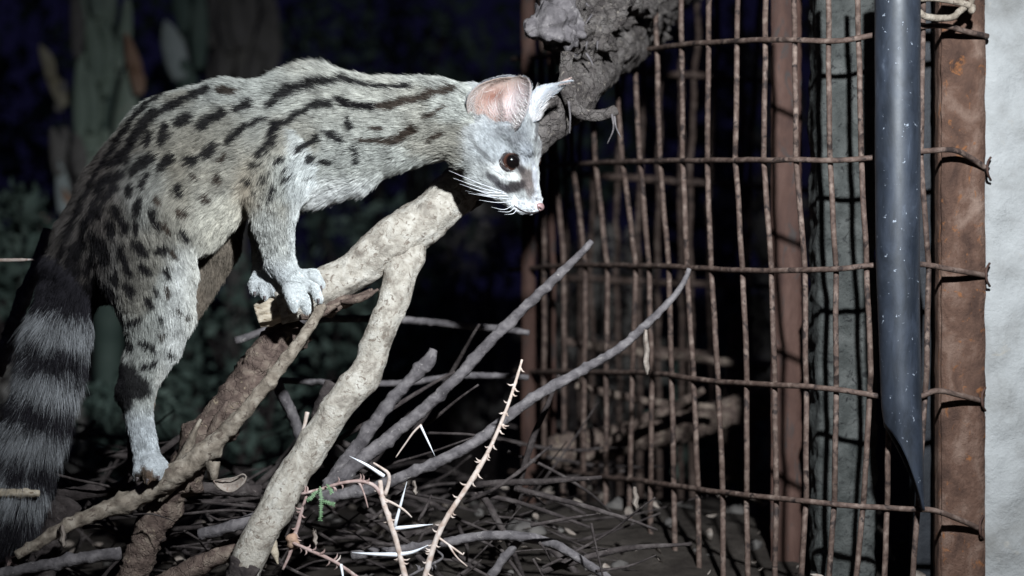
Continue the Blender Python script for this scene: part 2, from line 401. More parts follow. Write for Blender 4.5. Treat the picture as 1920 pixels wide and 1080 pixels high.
# ------------------------------------------------------------------ wire mesh of the cage, wire by wire
YS = [-30, 0, 300, 500, 700, 930, 1120]
def mesh_d(px): return 0.012 + (max(0, 1640 - px) / 620) ** 2.0 * 0.62
WV = [  # x of each upright wire at YS
 [1608, 1608, 1615, 1625, 1633, 1620, 1602], [1553, 1553, 1556, 1567, 1568, 1565, 1552], [1489, 1489, 1493, 1509, 1511, 1512, 1500],
 [1436, 1436, 1432, 1446, 1452, 1456, 1452], [1383, 1383, 1379, 1392, 1400, 1400, 1403], [1330, 1329, 1326, 1333, 1346, 1355, 1356],
 [1277, 1277, 1280, 1288, 1300, 1309, 1311], [1229, 1229, 1237, 1254, 1259, 1264, 1266], [1180, 1183, 1200, 1217, 1222, 1220, 1221],
 [1141, 1143, 1167, 1192, 1186, 1181, 1178], [1098, 1100, 1116, 1139, 1137, 1136, 1134], [1060, 1062, 1073, 1098, 1096, 1094, 1092],
 [1032, 1034, 1042, 1057, 1058, 1056, 1052], [1014, 1015, 1018, 1021, 1020, 1020, 1019],
 [1664, 1664, 1664, 1668, 1668, 1664, 1657], [1731, 1731, 1726, 1741, 1737, 1722, 1708]]
WH = [
 [(960, 112), (1050, 104), (1150, 100), (1215, 93), (1300, 82), (1440, 75), (1560, 77), (1640, 66), (1725, 51), (1775, 49), (1815, 60), (1852, 70)],
 [(960, 314), (1060, 309), (1130, 305), (1280, 302), (1440, 300), (1560, 300), (1640, 294), (1722, 285), (1785, 282), (1820, 297), (1852, 318)],
 [(955, 507), (1060, 498), (1150, 498), (1250, 500), (1400, 507), (1550, 505), (1640, 498), (1722, 496), (1790, 505), (1850, 517)],
 [(965, 697), (1100, 698), (1230, 701), (1330, 714), (1450, 722), (1560, 728), (1655, 745), (1722, 745), (1757, 733), (1800, 742), (1842, 751)],
 [(955, 885), (1015, 885), (1040, 871), (1090, 888), (1200, 902), (1330, 920), (1450, 935), (1560, 945), (1690, 955), (1750, 957), (1800, 975), (1838, 992)]]
def hy(i, x):
    w = WH[i]
    for (x0, y0), (x1, y1) in zip(w, w[1:]):
        if x0 <= x <= x1: return y0 + (y1 - y0) * (x - x0) / (x1 - x0)
    return w[0][1] if x < w[0][0] else w[-1][1]
def hd(px):
    if px > 1765: return mesh_d(1640) + 0.004 + (px - 1765) / 90 * 0.024
    return mesh_d(px)
def wire_panel():
    e = empty('wire_mesh_panel', P(1350, 1100, 0.1)); tag(e, 'rusty welded wire mesh panel forming the near cage wall', 'mesh panel')
    r0 = 0.0027
    for i, w in enumerate(WV):
        pts = []
        rr = random.Random(i)
        for y in np.arange(-40, 1121, 20.0):
            x = float(np.interp(y, YS, w))
            dd = mesh_d(x)
            # crimped behind each cross wire, bulging forward between
            near = min(abs(y - hy(k, x)) for k in range(5)); s = math.exp(-(near / 34.0) ** 2)
            dd += r0 * 2.0 * s - r0 * 1.2 * (1 - s)
            x += 1.3 * noise.noise(Vector((i * 5.3, y * 0.012, 0)))
            pts.append(P(x, y, dd))
        rw = r0 * (1 + 0.36 * min(1, mesh_d(w[3])))
        V, F = tube(pts, [rw] * len(pts), step=0.006, nseg=10, rough=0.06, nf=220, ridge=0.05, seed=i)
        mesh_obj('upright_wire', V, F, M['rust_wire'], e)
    for i, w in enumerate(WH):
        pts = [P(x, y, hd(x)) for x, y in w]
        V, F = tube(pts, [r0 * (1 + 0.36 * min(1, mesh_d(x))) for x, y in w], step=0.006, nseg=10, rough=0.06, nf=220, seed=50 + i, wob=0.0012)
        mesh_obj('cross_wire', V, F, M['rust_wire'], e)
        if i != 0:
            x, y = w[-1]; c = P(x, y, hd(x))
            V, F = tube([c + Vector((0.004, 0.004, 0.012)), c + Vector((-0.001, -0.003, 0.006)), c + Vector((-0.001, -0.004, -0.004)), c + Vector((0.004, 0.004, -0.010))], [0.0012] * 4, 0.002, 8, 0.1)
            mesh_obj('staple', V, F, M['dark_rust'], e)
    # a curl of tie wire at the top of the rusted post
    c0 = P(1760, 22, 0.0)
    pts = [c0 + Vector((0.030 * math.cos(a) * (1 + 0.2 * math.sin(3 * a)), 0.01 * math.sin(a * 1.3), 0.012 * math.sin(a) + 0.0012 * a)) for a in np.linspace(0, 9, 26)]
    V, F = tube(pts, [0.0032] * len(pts), 0.005, 10, 0.15, 130, seed=77)
    mesh_obj('tie_wire', V, F, M['tan_bark'], e)
wire_panel()

def far_panel():
    e = empty('wire_mesh_panel', P(1300, 900, 0.8)); tag(e, 'dim wire mesh panel at the far side of the cage', 'mesh panel')
    hs = [[(1000, -60), (1250, -52), (1500, -40)], [(1100, 128), (1250, 138), (1500, 158)], [(1060, 326), (1250, 338), (1520, 356)],
          [(1060, 520), (1250, 530), (1520, 540)], [(1050, 640), (1230, 655), (1400, 676), (1520, 690)]]
    for i, w in enumerate(hs):
        d = 1.05
        V, F = tube([P(x, y, d) for x, y in w], [0.005] * len(w), 0.02, 8, 0.12, 80, seed=i, wob=0.002)
        mesh_obj('cross_wire', V, F, M['rust_wire'], e)
    rr = random.Random(8)
    for i in range(13):
        x0 = 1058 + i * 37 + rr.uniform(-7, 7); q = rr.uniform(-26, 8); d = 1.06
        V, F = tube([P(x0, -40, d), P(x0 + q * .3, 120, d), P(x0 + q, 420, d), P(x0 + q * .6, 990, d)], [0.0044] * 4, 0.02, 8, 0.12, 80, seed=20 + i, wob=0.004)
        mesh_obj('upright_wire', V, F, M['rust_wire'], e)
far_panel()

# ------------------------------------------------------------------ the forked branch the animal stands on
def stick(name, nodes, mat, label, cat='branch', group=None, nseg=14, step=0.004, rough=0.12, nf=70, ridge=0.06, wob=0.0015, seed=0, knots=0, cap0=0.2, cap1=0.2, knot_h=0.8, parent=None):
    pts = [P(x, y, d) for x, y, d, r in nodes]; rad = [R(r, d) for x, y, d, r in nodes]
    V, F = tube(pts, rad, step, nseg, rough, nf, ridge, wob, seed, knots, cap0, cap1, knot_h)
    o = mesh_obj(name, V, F, M[mat], parent)
    if parent is None: tag(o, label, cat, group)
    elif label: o['label'] = label
    return o

def main_branch():
    limb = [(520, 574, -0.004, 31), (570, 556, 0.004, 35), (620, 535, 0.012, 36), (665, 508, 0.02, 37), (740, 457, 0.03, 42), (800, 412, 0.045, 43),
            (850, 368, 0.058, 40), (910, 318, 0.07, 38), (970, 268, 0.085, 37), (1035, 218, 0.10, 38), (1085, 160, 0.15, 43), (1125, 105, 0.23, 47), (1165, 55, 0.32, 50), (1215, 5, 0.44, 54), (1280, -70, 0.62, 56)]
    low = limb[:8]
    pts = [P(x, y, d) for x, y, d, r in low]; rad = [R(r, d) for x, y, d, r in low]
    V, F = tube(pts, rad, 0.0022, 84, 0.08, 60, 0.07, 0.004, 31, 12, 0.05, 0.1, 0.25, 0.055, 26)
    o = mesh_obj('forked_branch', V, F, M['pale_bark'])
    tag(o, 'thick pale forked branch the spotted animal grips with its front paws', 'branch')
    # dusty bark of the upper limb
    up = limb[6:]
    pts = [P(x, y, d) for x, y, d, r in up]; rad = [R(r + (2.2 if i else -1.5), d) for i, (x, y, d, r) in enumerate(up)]
    V, F = tube(pts, rad, 0.003, 56, 0.16, 60, 0.10, 0.003, 32, 26, 0.02, 0.1, 0.35)
    mesh_obj('dusty_bark', V, F, M['dust_bark'], o)['label'] = 'grey dusty bark of the upper limb'
    fork = [(770, 450, 0.032, 28), (756, 490, 0.026, 31), (740, 545, 0.014, 29), (722, 605, 0.004, 27), (698, 668, -0.004, 27), (655, 742, -0.012, 29), (600, 812, -0.02, 30), (552, 885, -0.03, 30), (516, 955, -0.04, 30), (482, 1020, -0.05, 31), (458, 1066, -0.055, 30)]
    pts = [P(x, y, d) for x, y, d, r in fork]; rad = [R(r, d) for x, y, d, r in fork]
    V, F = tube(pts, rad, 0.0022, 64, 0.07, 60, 0.06, 0.004, 33, 18, 0.05, 0.05, 0.22, 0.05, 30)
    mesh_obj('fork', V, F, M['pale_bark'], o)
    # charred stump end of the fork
    V, F = tube([P(464, 1055, -0.055), P(446, 1092, -0.058)], [R(33, -.055), R(30, -.055)], 0.003, 30, 0.3, 60, 0.2, 0, 34)
    mesh_obj('broken_end', V, F, M['dark_bark'], o)
    # sawn end, bare splintered wood on top, torn bark below
    rr = random.Random(2)
    V, F = tube([P(482, 592, -0.006), P(500, 586, -0.005), P(532, 571, -0.002)], [R(20), R(24), R(27)], 0.002, 40, 0.10, 110, 0.30, 0, 35, 0, 0.0, 0.0)
    w = mesh_obj('bare_wood_end', V, F, M['fresh_wood'], o); w['label'] = 'bare splintered wood at the broken tip'
    for k in range(11):                       # split grain: long slivers side by side, ending unevenly
        q = -25 + k * 5; dd = -0.002 - 0.0145 * math.sqrt(max(0.02, 1 - (q / 29) ** 2)); ox, oy = 0.36 * q, 0.93 * q
        e0 = rr.uniform(-7, 9); r0 = R(rr.uniform(2.6, 4.2))
        V, F = tube([P(474 + ox + e0, 593 + oy - e0 * .36, dd - .002), P(505 + ox, 584 + oy, dd - .001), P(536 + ox, 570 + oy, dd + .004)], [r0 * .7, r0, r0], 0.004, 5, 0.35, 160, 0.1, 0.0006, 300 + k, 0, 0.6, 0.1)
        mesh_obj('splinter', V, F, M['fresh_wood'], w)
    # loose bark hanging under the limb
    for k, (x0, y0, x1, y1, r, dd) in enumerate([(500, 602, 700, 548, 15, 0.004), (560, 592, 640, 570, 9, -0.016), (640, 568, 712, 540, 7, -0.004)]):
        V, F = tube([P(x0, y0, dd), P((x0 + x1) / 2, (y0 + y1) / 2 + 6, dd), P(x1, y1, dd + .006)], [R(r * .5), R(r), R(r * .4)], 0.003, 14, 0.4, 90, 0.3, 0.003, 40 + k)
        mesh_obj('loose_bark', V, F, M['brown_bark'], o)
    # cracks: dark grooves are real ridged plates of bark
    for k, ns in enumerate([[(612, 505, 616), ], ]): pass
    # burl with a broken stub and hooked twig at the top
    burl = [((1068, 95, 0.12, 26), (1085, 60, 0.14, 40), (1110, 20, 0.18, 48), (1150, -30, 0.26, 54)),
            ((1085, 55, 0.11, 24), (1050, 42, 0.10, 31), (1022, 52, 0.09, 26), (998, 58, 0.085, 17), (984, 66, 0.082, 8)),
            ((1140, 60, 0.22, 22), (1180, 22, 0.32, 30), (1215, -8, 0.42, 36), (1250, -40, 0.56, 40)),
            ((1175, 70, 0.32, 28), (1205, 48, 0.40, 32), (1228, 10, 0.46, 34))]
    for k, ns in enumerate(burl):
        pts = [P(x, y, d) for x, y, d, r in ns]; rad = [R(r, d) for x, y, d, r in ns]
        V, F = tube(pts, rad, 0.0022, 60, 0.6, 80, 0.45, 0.006, 60 + k, 16, 0.1, 0.1, 0.55, 0.12, 40)
        mesh_obj('burl' if k != 1 else 'broken_stub', V, F, M['dust_bark' if k != 1 else 'grey_bark'], o)
    hook = [(1064, 98, 0.085, 13), (1060, 135, 0.085, 12), (1062, 170, 0.082, 12), (1074, 198, 0.08, 13), (1092, 214, 0.08, 13), (1116, 217, 0.082, 11), (1138, 213, 0.084, 10), (1154, 206, 0.086, 10)]
    V, F = tube([P(x, y, d) for x, y, d, r in hook], [R(r, d) for x, y, d, r in hook], 0.003, 16, 0.15, 80, 0.1, 0.001, 70, 5)
    mesh_obj('hooked_twig', V, F, M['dust_bark'], o)
    for k in range(10):                       # frayed bark fibres round the burl
        x, y = rr.uniform(1025, 1125), rr.uniform(0, 110)
        q = (rr.uniform(-26, 26), rr.uniform(-4, 34))
        dd = 0.088 + max(0, x - 1060) / 60 * 0.035
        V, F = cone(P(x, y, dd), P(x + q[0], y + q[1], dd - rr.uniform(0, .01)), R(rr.uniform(1.2, 3.0)), 5, (rr.uniform(-.002, .002), 0, rr.uniform(-.002, .002)))
        mesh_obj('bark_fibre', V, F, M['grey_bark'], o)
    for k, (x, y, l) in enumerate([(1066, 190, 60), (1147, 214, 55), (1152, 218, 40)]):
        V, F = tube([P(x, y, 0.07), P(x + 3, y + l * .5, 0.07), P(x + (2, -8, 12)[k], y + l, 0.07)], [R(2.4), R(1.8), R(1)], 0.003, 6)
        mesh_obj('root_thread', V, F, M['grey_bark'], o)
    return o
main_branch()

# ------------------------------------------------------------------ sticks of the brush pile
T = [  # nodes, material, label, knots
 ('branch', [(606, 572, -0.03, 9), (588, 602, -0.032, 10), (560, 642, -0.035, 11), (528, 685, -0.036, 12), (495, 728, -0.036, 12), (455, 775, -0.034, 13), (420, 812, -0.03, 15), (386, 846, -0.028, 19), (330, 888, -0.03, 22), (262, 930, -0.034, 19), (190, 960, -0.04, 14), (110, 994, -0.05, 11), (30, 1042, -0.06, 9)], 'tan_bark', 'long knobbly tan stick slanting from under the front paws to the bottom left', 30),
 ('branch', [(560, 612, 0.03, 36), (520, 650, 0.02, 38), (478, 700, 0.01, 37), (440, 750, 0.0, 36), (402, 800, -0.006, 34), (360, 860, -0.008, 32), (318, 925, 0.0, 30), (284, 990, 0.0, 29), (250, 1075, 0.0, 28), (235, 1120, 0.0, 28)], 'brown_bark', 'thick broken brown branch leaning in shadow beneath the pale branch', 10),
 ('branch', [(1110, 453, 0.055, 6.16), (1085, 480, 0.053, 7.04), (1040, 522, 0.05, 8.8), (985, 575, 0.045, 9.68), (935, 625, 0.04, 10.56), (890, 672, 0.036, 10.56), (850, 715, 0.03, 10.56), (800, 762, 0.025, 11.44), (745, 808, 0.02, 12.32), (700, 845, 0.016, 13.2), (650, 885, 0.01, 13.2), (610, 910, 0.01, 12.32)], 'grey_bark', 'straight grey stick with a pale broken tip pointing up at the mesh', 22),
 ('branch', [(1292, 505, 0.085, 4.4), (1282, 528, 0.083, 5.28), (1262, 558, 0.08, 6.16), (1215, 606, 0.07, 7.92), (1165, 650, 0.06, 7.92), (1110, 685, 0.05, 8.8), (1050, 715, 0.04, 9.68), (1000, 746, 0.03, 9.68), (950, 785, 0.02, 9.68), (890, 830, 0.01, 10.56), (830, 862, 0.0, 10.56), (770, 888, -0.005, 10.56), (705, 912, -0.005, 11.44), (650, 925, 0.0, 11.44), (600, 932, 0.0, 11.44)], 'grey_bark', 'long curving grey twig whose thin tip bends up across the mesh', 34),
 ('branch', [(812, 655, 0.06, 7.92), (800, 678, 0.058, 13.2), (765, 715, 0.055, 11.44), (722, 768, 0.05, 12.32), (680, 826, 0.045, 13.2), (640, 880, 0.04, 13.2), (612, 915, 0.04, 12.32)], 'grey_bark', 'short dim stick ending in a ragged dark tip beside the pale fork', 14),
 ('branch', [(621, 716, 0.02, 10), (610, 740, 0.02, 12), (600, 765, 0.02, 12), (590, 800, 0.02, 11), (575, 850, 0.02, 10)], 'dark_bark', 'short dark knobbly stub behind the pale fork', 12),
 ('branch', [(576, 772, 0.01, 4), (572, 795, 0.01, 3.4), (565, 820, 0.01, 3)], 'thorn_twig', 'tiny pale peg beside the dark knobbly stub', 3),
 ('branch', [(660, 1042, 0.0, 9), (730, 1034, 0.0, 9), (800, 1024, 0.0, 9), (860, 1012, 0.0, 9), (915, 1004, 0.0, 9), (975, 1005, 0.0, 9), (1030, 1019, 0.0, 9), (1080, 1044, 0.0, 8), (1130, 1076, 0.0, 7), (1160, 1100, 0, 6)], 'grey_bark', 'arching grey twig along the bottom before the mesh', 24),
 ('branch', [(975, 1015, 0.01, 7), (945, 1050, 0.01, 8), (915, 1090, 0.01, 8)], 'grey_bark', 'small grey side twig dropping below the arching twig', 8),
 ('branch', [(374, 1003, -0.03, 12), (412, 994, -0.03, 12), (450, 982, -0.03, 11), (500, 960, -0.02, 10)], 'grey_bark', 'short grey cut stick poking left from behind the pale fork', 8),
 ('branch', [(300, 1095, -0.01, 18), (360, 1064, -0.01, 18), (410, 1042, -0.01, 18), (470, 1012, 0.0, 16)], 'brown_bark', 'brown bark covered stick low beside the foot of the pale fork', 8),
 ('branch', [(-20, 1078, -0.05, 11), (60, 1064, -0.05, 11), (130, 1052, -0.05, 12), (190, 1042, -0.05, 12), (226, 1036, -0.05, 10)], 'grey_bark', 'knotty grey stick lying in the bottom left corner', 14),
 ('branch', [(-10, 700, 0.12, 15), (15, 640, 0.12, 15), (40, 570, 0.12, 14), (70, 500, 0.12, 12), (90, 430, 0.13, 9)], 'grey_bark', 'blurred grey stem rising behind the tail at the left edge', 6),
 ('branch', [(-10, 490, 0.03, 3.4), (30, 489, 0.03, 3.4), (66, 487, 0.03, 1.6)], 'thorn_twig', 'thin pale twig entering level at the left edge above the tail', 4),
 ('branch', [(-10, 924, -0.06, 9), (30, 924, -0.06, 9), (74, 926, -0.06, 6)], 'fresh_wood', 'pale peeled stick end crossing the tail tip', 5),
 ('branch', [(110, 930, 0.03, 14), (180, 922, 0.03, 12), (260, 914, 0.03, 13), (340, 912, 0.03, 12), (430, 918, 0.03, 12), (490, 922, 0.04, 11)], 'dark_bark', 'dark level stick beneath the hind foot', 14),
 ('branch', [(505, 1005, -0.045, 12), (514, 1030, -0.046, 8), (522, 1056, -0.047, 2)], 'fresh_wood', 'pale pointed wood shard under the pale fork', 2),
 ('branch', [(130, 940, 0.02, 26), (105, 990, 0.02, 26), (82, 1050, 0.02, 26), (70, 1100, 0.02, 26)], 'dark_bark', 'dark upright stump below the tail', 8),
 ('branch', [(500, 690, 0.14, 12), (530, 740, 0.14, 11), (556, 800, 0.14, 10), (570, 850, 0.14, 9)], 'grey_bark', 'blurred grey stick behind the knobbly tan stick', 6),
 ('branch', [(440, 640, 0.18, 7), (560, 604, 0.2, 7), (700, 598, 0.22, 7), (850, 608, 0.24, 7), (990, 624, 0.26, 6)], 'grey_bark', 'thin blurred twig running level behind the pale fork, upper one', 6),
 ('branch', [(500, 712, 0.2, 6), (640, 718, 0.2, 6), (760, 716, 0.22, 6), (880, 704, 0.24, 6), (990, 708, 0.26, 5)], 'grey_bark', 'thin blurred twig running level behind the pale fork, lower one', 6),
 ('branch', [(1030, 850, 0.55, 30), (1150, 828, 0.56, 30), (1280, 800, 0.58, 30), (1400, 765, 0.6, 28), (1540, 720, 0.62, 26)], 'brown_bark', 'thick smooth log sloping up behind the mesh', 4),
 ('branch', [(1100, 860, 0.5, 8), (1200, 790, 0.5, 9), (1260, 765, 0.5, 9), (1320, 730, 0.5, 7)], 'brown_bark', 'slim broken stick lying over the smooth log behind the mesh', 6),
 ('branch', [(1060, 640, 0.7, 8), (1180, 660, 0.7, 8), (1300, 672, 0.7, 8), (1440, 690, 0.7, 8)], 'brown_bark', 'thin level pole behind the mesh above the smooth log', 4),
 ('branch', [(1080, 722, 0.52, 7), (1150, 740, 0.52, 8), (1240, 756, 0.52, 8), (1340, 764, 0.52, 7)], 'brown_bark', 'bent twig sagging behind the mesh between pole and log', 5),
 ('branch', [(1390, 590, 0.8, 22), (1386, 640, 0.8, 22), (1380, 720, 0.8, 20), (1370, 900, 0.8, 20)], 'brown_bark', 'blurred stump upright behind the mesh left of the brown post', 5),
]
for i, (nm, nodes, mat, label, kn) in enumerate(T):
    big = max(n[3] for n in nodes)
    stick(nm, nodes, mat, label, 'stick', 'sticks of the brush pile', nseg=22 if big > 16 else 14, step=0.0028, rough=0.22, nf=170, ridge=0.07, seed=100 + i, knots=kn, knot_h=0.45)

# split bark and torn heart wood of the broken brown branch
def flake(name, outline, d0, bow, mat, parent=None, label=None, cat=None, thick=0.0015, seed=0, group=None):
    """thin curled plate: outline rows of (xleft, xright, y)"""
    V, F = [], []; K = 8
    for i, (x0, x1, y) in enumerate(outline):
        for k in range(K + 1):
            s = k / K
            d = d0 - bow * math.sin(math.pi * s) + 0.002 * noise.noise(Vector((s * 3, i * 0.8, seed)))
            V.append(P(x0 + (x1 - x0) * s + 2 * noise.noise(Vector((s * 4, i * 1.3, seed + 5))), y + 4 * noise.noise(Vector((s * 5, i, seed + 9))), d))
    n = K + 1
    for i in range(len(outline) - 1):
        for k in range(K): F.append((i * n + k, i * n + k + 1, (i + 1) * n + k + 1, (i + 1) * n + k))
    o = mesh_obj(name, V, F, M[mat], parent)
    m = o.modifiers.new('thick', 'SOLIDIFY'); m.thickness = thick; m.offset = 0
    if label and parent is None: tag(o, label, cat, group)
    return o
bb = [o for o in COL.objects if o.get('label', '').startswith('thick broken brown')][0]
flake('bark_plate', [(374, 378, 786), (356, 368, 812), (338, 362, 845), (318, 352, 880), (302, 335, 912), (296, 304, 940)], -0.024, 0.005, 'tan_bark', bb, seed=1)
flake('bark_plate', [(424, 428, 752), (402, 420, 782), (386, 408, 815), (374, 392, 845), (368, 372, 868)], -0.025, 0.004, 'brown_bark', bb, seed=3)
flake('bark_flake', [(385, 412, 865), (388, 410, 880), (392, 408, 900)], -0.052, 0.006, 'tan_bark', None, 'curled bark flake hanging below the knobbly tan stick', 'bark flake', seed=4)

def seed_pod():
    # a papery half-moon husk with a raised rim
    e = empty('dry_husk', P(430, 906, -0.06)); tag(e, 'papery half moon seed husk caught beside the pale fork', 'husk')
    V, F = [], []; A, K = 16, 8
    for i in range(A + 1):
        a = math.pi * (1.0 + i / A)                  # lower half
        for k in range(K + 1):
            s = k / K
            x = 431 + 31 * math.cos(a) * s; y = 897 - 24 * math.sin(a) * s - 4 * (x - 431) / 31
            V.append(P(x, y, -0.06 + 0.006 * (1 - s * s) + 0.0015 * noise.noise(Vector((x * .2, y * .2, 3)))))
    n = K + 1
    for i in range(A):
        for k in range(K): F.append((i * n + k, i * n + k + 1, (i + 1) * n + k + 1, (i + 1) * n + k))
    o = mesh_obj('skin', V, F, M['dry_leaf'], e)
    m = o.modifiers.new('thick', 'SOLIDIFY'); m.thickness = 0.0008
    rim = [(400, 901), (408, 912), (420, 920), (434, 922), (448, 914), (458, 902), (461, 893), (455, 889), (446, 893), (437, 896), (422, 898), (404, 901)]
    V, F = tube([P(x, y, -0.0605) for x, y in rim], [R(1.3)] * len(rim), 0.002, 8, 0.2, 200)
    mesh_obj('rim', V, F, M['dry_leaf'], e)
seed_pod()

# ------------------------------------------------------------------ thorny twigs
def thorny(name, nodes, mat, label, nprick, seed, thorns=(), cat='thorny twig', side=()):
    rr = random.Random(seed)
    pts = [P(x, y, d) for x, y, d, r in nodes]; rad = [R(r, d) for x, y, d, r in nodes]
    V, F = tube(pts, rad, 0.003, 10, 0.15, 140, 0.08, 0.001, seed, nprick // 2, 0.2, 0.3, 0.5)
    o = mesh_obj(name, V, F, M[mat]); tag(o, label, cat, 'thorny acacia twigs')
    c, r = catmull(pts, rad, 0.003)
    for k in range(nprick):
        i = rr.randrange(1, len(c) - 1); t = (c[i + 1] - c[i - 1]).normalized()
        s = 1 if k % 2 else -1
        d = (Vector((-t.z, rr.uniform(-.5, .3), t.x)) * s + t * rr.uniform(-.2, .5)).normalized()
        L = R(rr.uniform(6, 13))
        v, f = cone(c[i] + d * r[i] * 0.6, c[i] + d * (r[i] + L), R(2.3), 5, tuple(t * R(2)))
        mesh_obj('prickle', v, f, M[mat], o)
    for (x0, y0, x1, y1, dd, w, bend) in thorns:
        v, f = cone(P(x0, y0, dd), P(x1, y1, dd - 0.004), R(w), 8, (0, 0, R(bend)))
        mesh_obj('long_thorn', v, f, M['thorn'], o)
    for ns in side:
        v, f = tube([P(x, y, d) for x, y, d, r_ in ns], [R(r_) for x, y, d, r_ in ns], 0.003, 8, 0.12, 140, seed=seed + 3)
        mesh_obj('side_twig', v, f, M[mat], o)
    return o
thorny('thorny_twig', [(979, 674, -0.05, 2.34), (968, 712, -0.05, 2.808), (950, 768, -0.05, 3.276), (925, 828, -0.05, 3.9), (893, 886, -0.05, 5.07), (868, 925, -0.05, 4.68), (842, 965, -0.05, 5.07), (818, 1012, -0.05, 5.46), (795, 1085, -0.05, 5.46)], 'thorn_twig',
       'slender pinkish thorny twig rising from the bottom to its pale prickly tip', 34, 201, side=[[(822, 1008, -.05, 2.34), (845, 1024, -.052, 2.028), (868, 1040, -.054, 1.716), (870, 1036, -.054, 1.248)], [(840, 1020, -.052, 1.872), (856, 1044, -.054, 1.56), (876, 1062, -.055, 1.092)]])
thorny('thorny_twig', [(712, 900, -0.06, 4.29), (716, 930, -0.06, 5.46), (726, 965, -0.06, 5.46), (738, 1000, -0.06, 5.46), (748, 1035, -0.06, 5.46), (762, 1090, -0.06, 5.85)], 'thorn_twig',
       'upright thorny stem bearing the long white thorns', 14, 202,
       thorns=[(741, 991, 812, 983, -0.06, 4.0, 0), (745, 1040, 660, 1036, -0.06, 4.2, -1), (745, 1040, 803, 1022, -0.06, 4.2, -4), (740, 987, 763, 903, -0.06, 3.4, 0), (720, 893, 655, 855, -0.062, 3.8, 2)],
       side=[[(722, 937, -.06, 2.652), (745, 948, -.062, 2.34), (762, 960, -.064, 1.872), (772, 970, -.064, 1.17)], [(722, 928, -.06, 3.9), (729, 905, -.06, 3.588), (728, 888, -.062, 3.12), (716, 878, -.062, 2.496), (700, 868, -.062, 1.872)]])
thorny('thorny_twig', [(565, 926, -0.062, 2.652), (600, 918, -0.062, 3.12), (640, 906, -0.062, 3.12), (675, 902, -0.062, 3.51), (700, 910, -0.062, 3.9), (716, 930, -0.06, 3.9)], 'pink_twig',
       'thin reddish twig arching left from the white thorned stem', 12, 203, side=[[(675, 906, -.062, 1.872), (684, 930, -.064, 1.56), (690, 952, -.064, 1.17)]])
thorny('thorny_twig', [(576, 928, -0.058, 2.34), (566, 960, -0.058, 3.12), (558, 990, -0.058, 3.588), (548, 1018, -0.058, 5.07), (543, 1040, -0.058, 3.12), (530, 1068, -0.058, 2.34)], 'pink_twig',
       'short hanging red brown twig with an orange knob beside the fork end', 12, 204)
thorny('thorny_twig', [(549, 1018, -0.064, 3.12), (585, 1034, -0.064, 3.51), (625, 1052, -0.064, 3.51), (672, 1084, -0.064, 3.51)], 'pink_twig',
       'pink prickly twig running down to the bottom edge from the orange knob', 12, 205, thorns=[(639, 1058, 645, 1092, -0.064, 3, 0)])
thorny('thorny_twig', [(760, 1085, -0.045, 2.34), (800, 1062, -0.045, 3.12), (830, 1045, -0.045, 2.34), (815, 1030, -0.045, 1.56)], 'grey_bark', 'small bent grey thorn twig between the two tall thorny stems', 5, 206)
thorny('thorny_twig', [(742, 858, 0.0, 1.2), (758, 836, -0.002, 1.56), (776, 810, -0.004, 1.872), (790, 796, -0.004, 2.028)], 'thorn_twig', 'forked pair of pale thorns above the curving grey twig', 0, 207, thorns=[(788, 797, 816, 856, -0.004, 2.4, 0)])
thorny('thorny_twig', [(10, 1000, -0.03, 4.68), (14, 1040, -0.03, 5.46), (26, 1090, -0.03, 5.46)], 'pink_twig', 'reddish twig stump in the bottom left corner', 4, 208)

kb = [o for o in COL.objects if o.get('label', '').startswith('short hanging red brown')][0]
V, F = tube([P(553, 1002, -0.060), P(548, 1012, -0.061), P(545, 1026, -0.060)], [R(5), R(10), R(5)], 0.0012, 16, 0.35, 260, 0.2, 0, 91, 5, 0.4, 0.4, 0.4)
mesh_obj('knob', V, F, M['withered_leaf'], kb)['label'] = 'crusty orange knob'
def sprig():
    e = empty('acacia_sprig', P(604, 915, -0.068)); tag(e, 'small green leaflet sprig beside the pale fork', 'leaf sprig')
    rr = random.Random(9)
    stems = [[(600, 912), (602, 940), (600, 975)], [(596, 920), (586, 930), (576, 938)], [(602, 940), (614, 942), (626, 946)], [(612, 908), (618, 916), (622, 924)]]
    for s in stems:
        V, F = tube([P(x, y, -0.068) for x, y in s], [R(1.3)] * 3, 0.002, 6)
        mesh_obj('stem', V, F, M['green_leaf'], e)
        pts, _ = catmull([P(x, y, -0.068) for x, y in s], [1, 1, 1], 0.002)
        for i, p in enumerate(pts[1:]):
            for sg in (-1, 1):
                t = (pts[-1] - pts[0]).normalized(); d = (Vector((-t.z, rr.uniform(-.4, .4), t.x)) * sg + t * 0.3).normalized()
                L = R(rr.uniform(3.5, 5.5)); w = Vector((0, 1, 0)).cross(d).normalized() * L * 0.28; up = Vector((0, -1, 0)) * L * 0.15
                V = [p, p + d * L * .4 + w + up, p + d * L * .8 + w * .7, p + d * L, p + d * L * .8 - w * .7, p + d * L * .4 - w + up, p + d * L * .5 + up * 2]
                F = [(0, 1, 6), (1, 2, 6), (2, 3, 6), (3, 4, 6), (4, 5, 6), (5, 0, 6)]
                mesh_obj('leaflet', V, F, M['green_leaf'], e)
sprig()
def dead_leaf(px, py, d, h, label, seed):
    w = min(h, 40)
    rows = [(px - w * .06, px + w * .06, py - h / 2), (px - w * .14, px + w * .10, py - h * .28), (px - w * .06, px + w * .2, py - h * .05), (px - w * .17, px + w * .13, py + h * .2), (px - w * .05, px + w * .2, py + h * .36), (px + w * .05, px + w * .1, py + h / 2)]
    flake('dead_leaf', rows, d, 0.004, 'dry_leaf', None, label, 'dead leaf', 0.0006, seed)
dead_leaf(1211, 660, 0.062, 84, 'withered scrap hanging from the curving twig before the mesh', 3)
dead_leaf(1190, 935, 0.14, 44, 'crumpled dead leaf snagged on the lower mesh wire', 5)
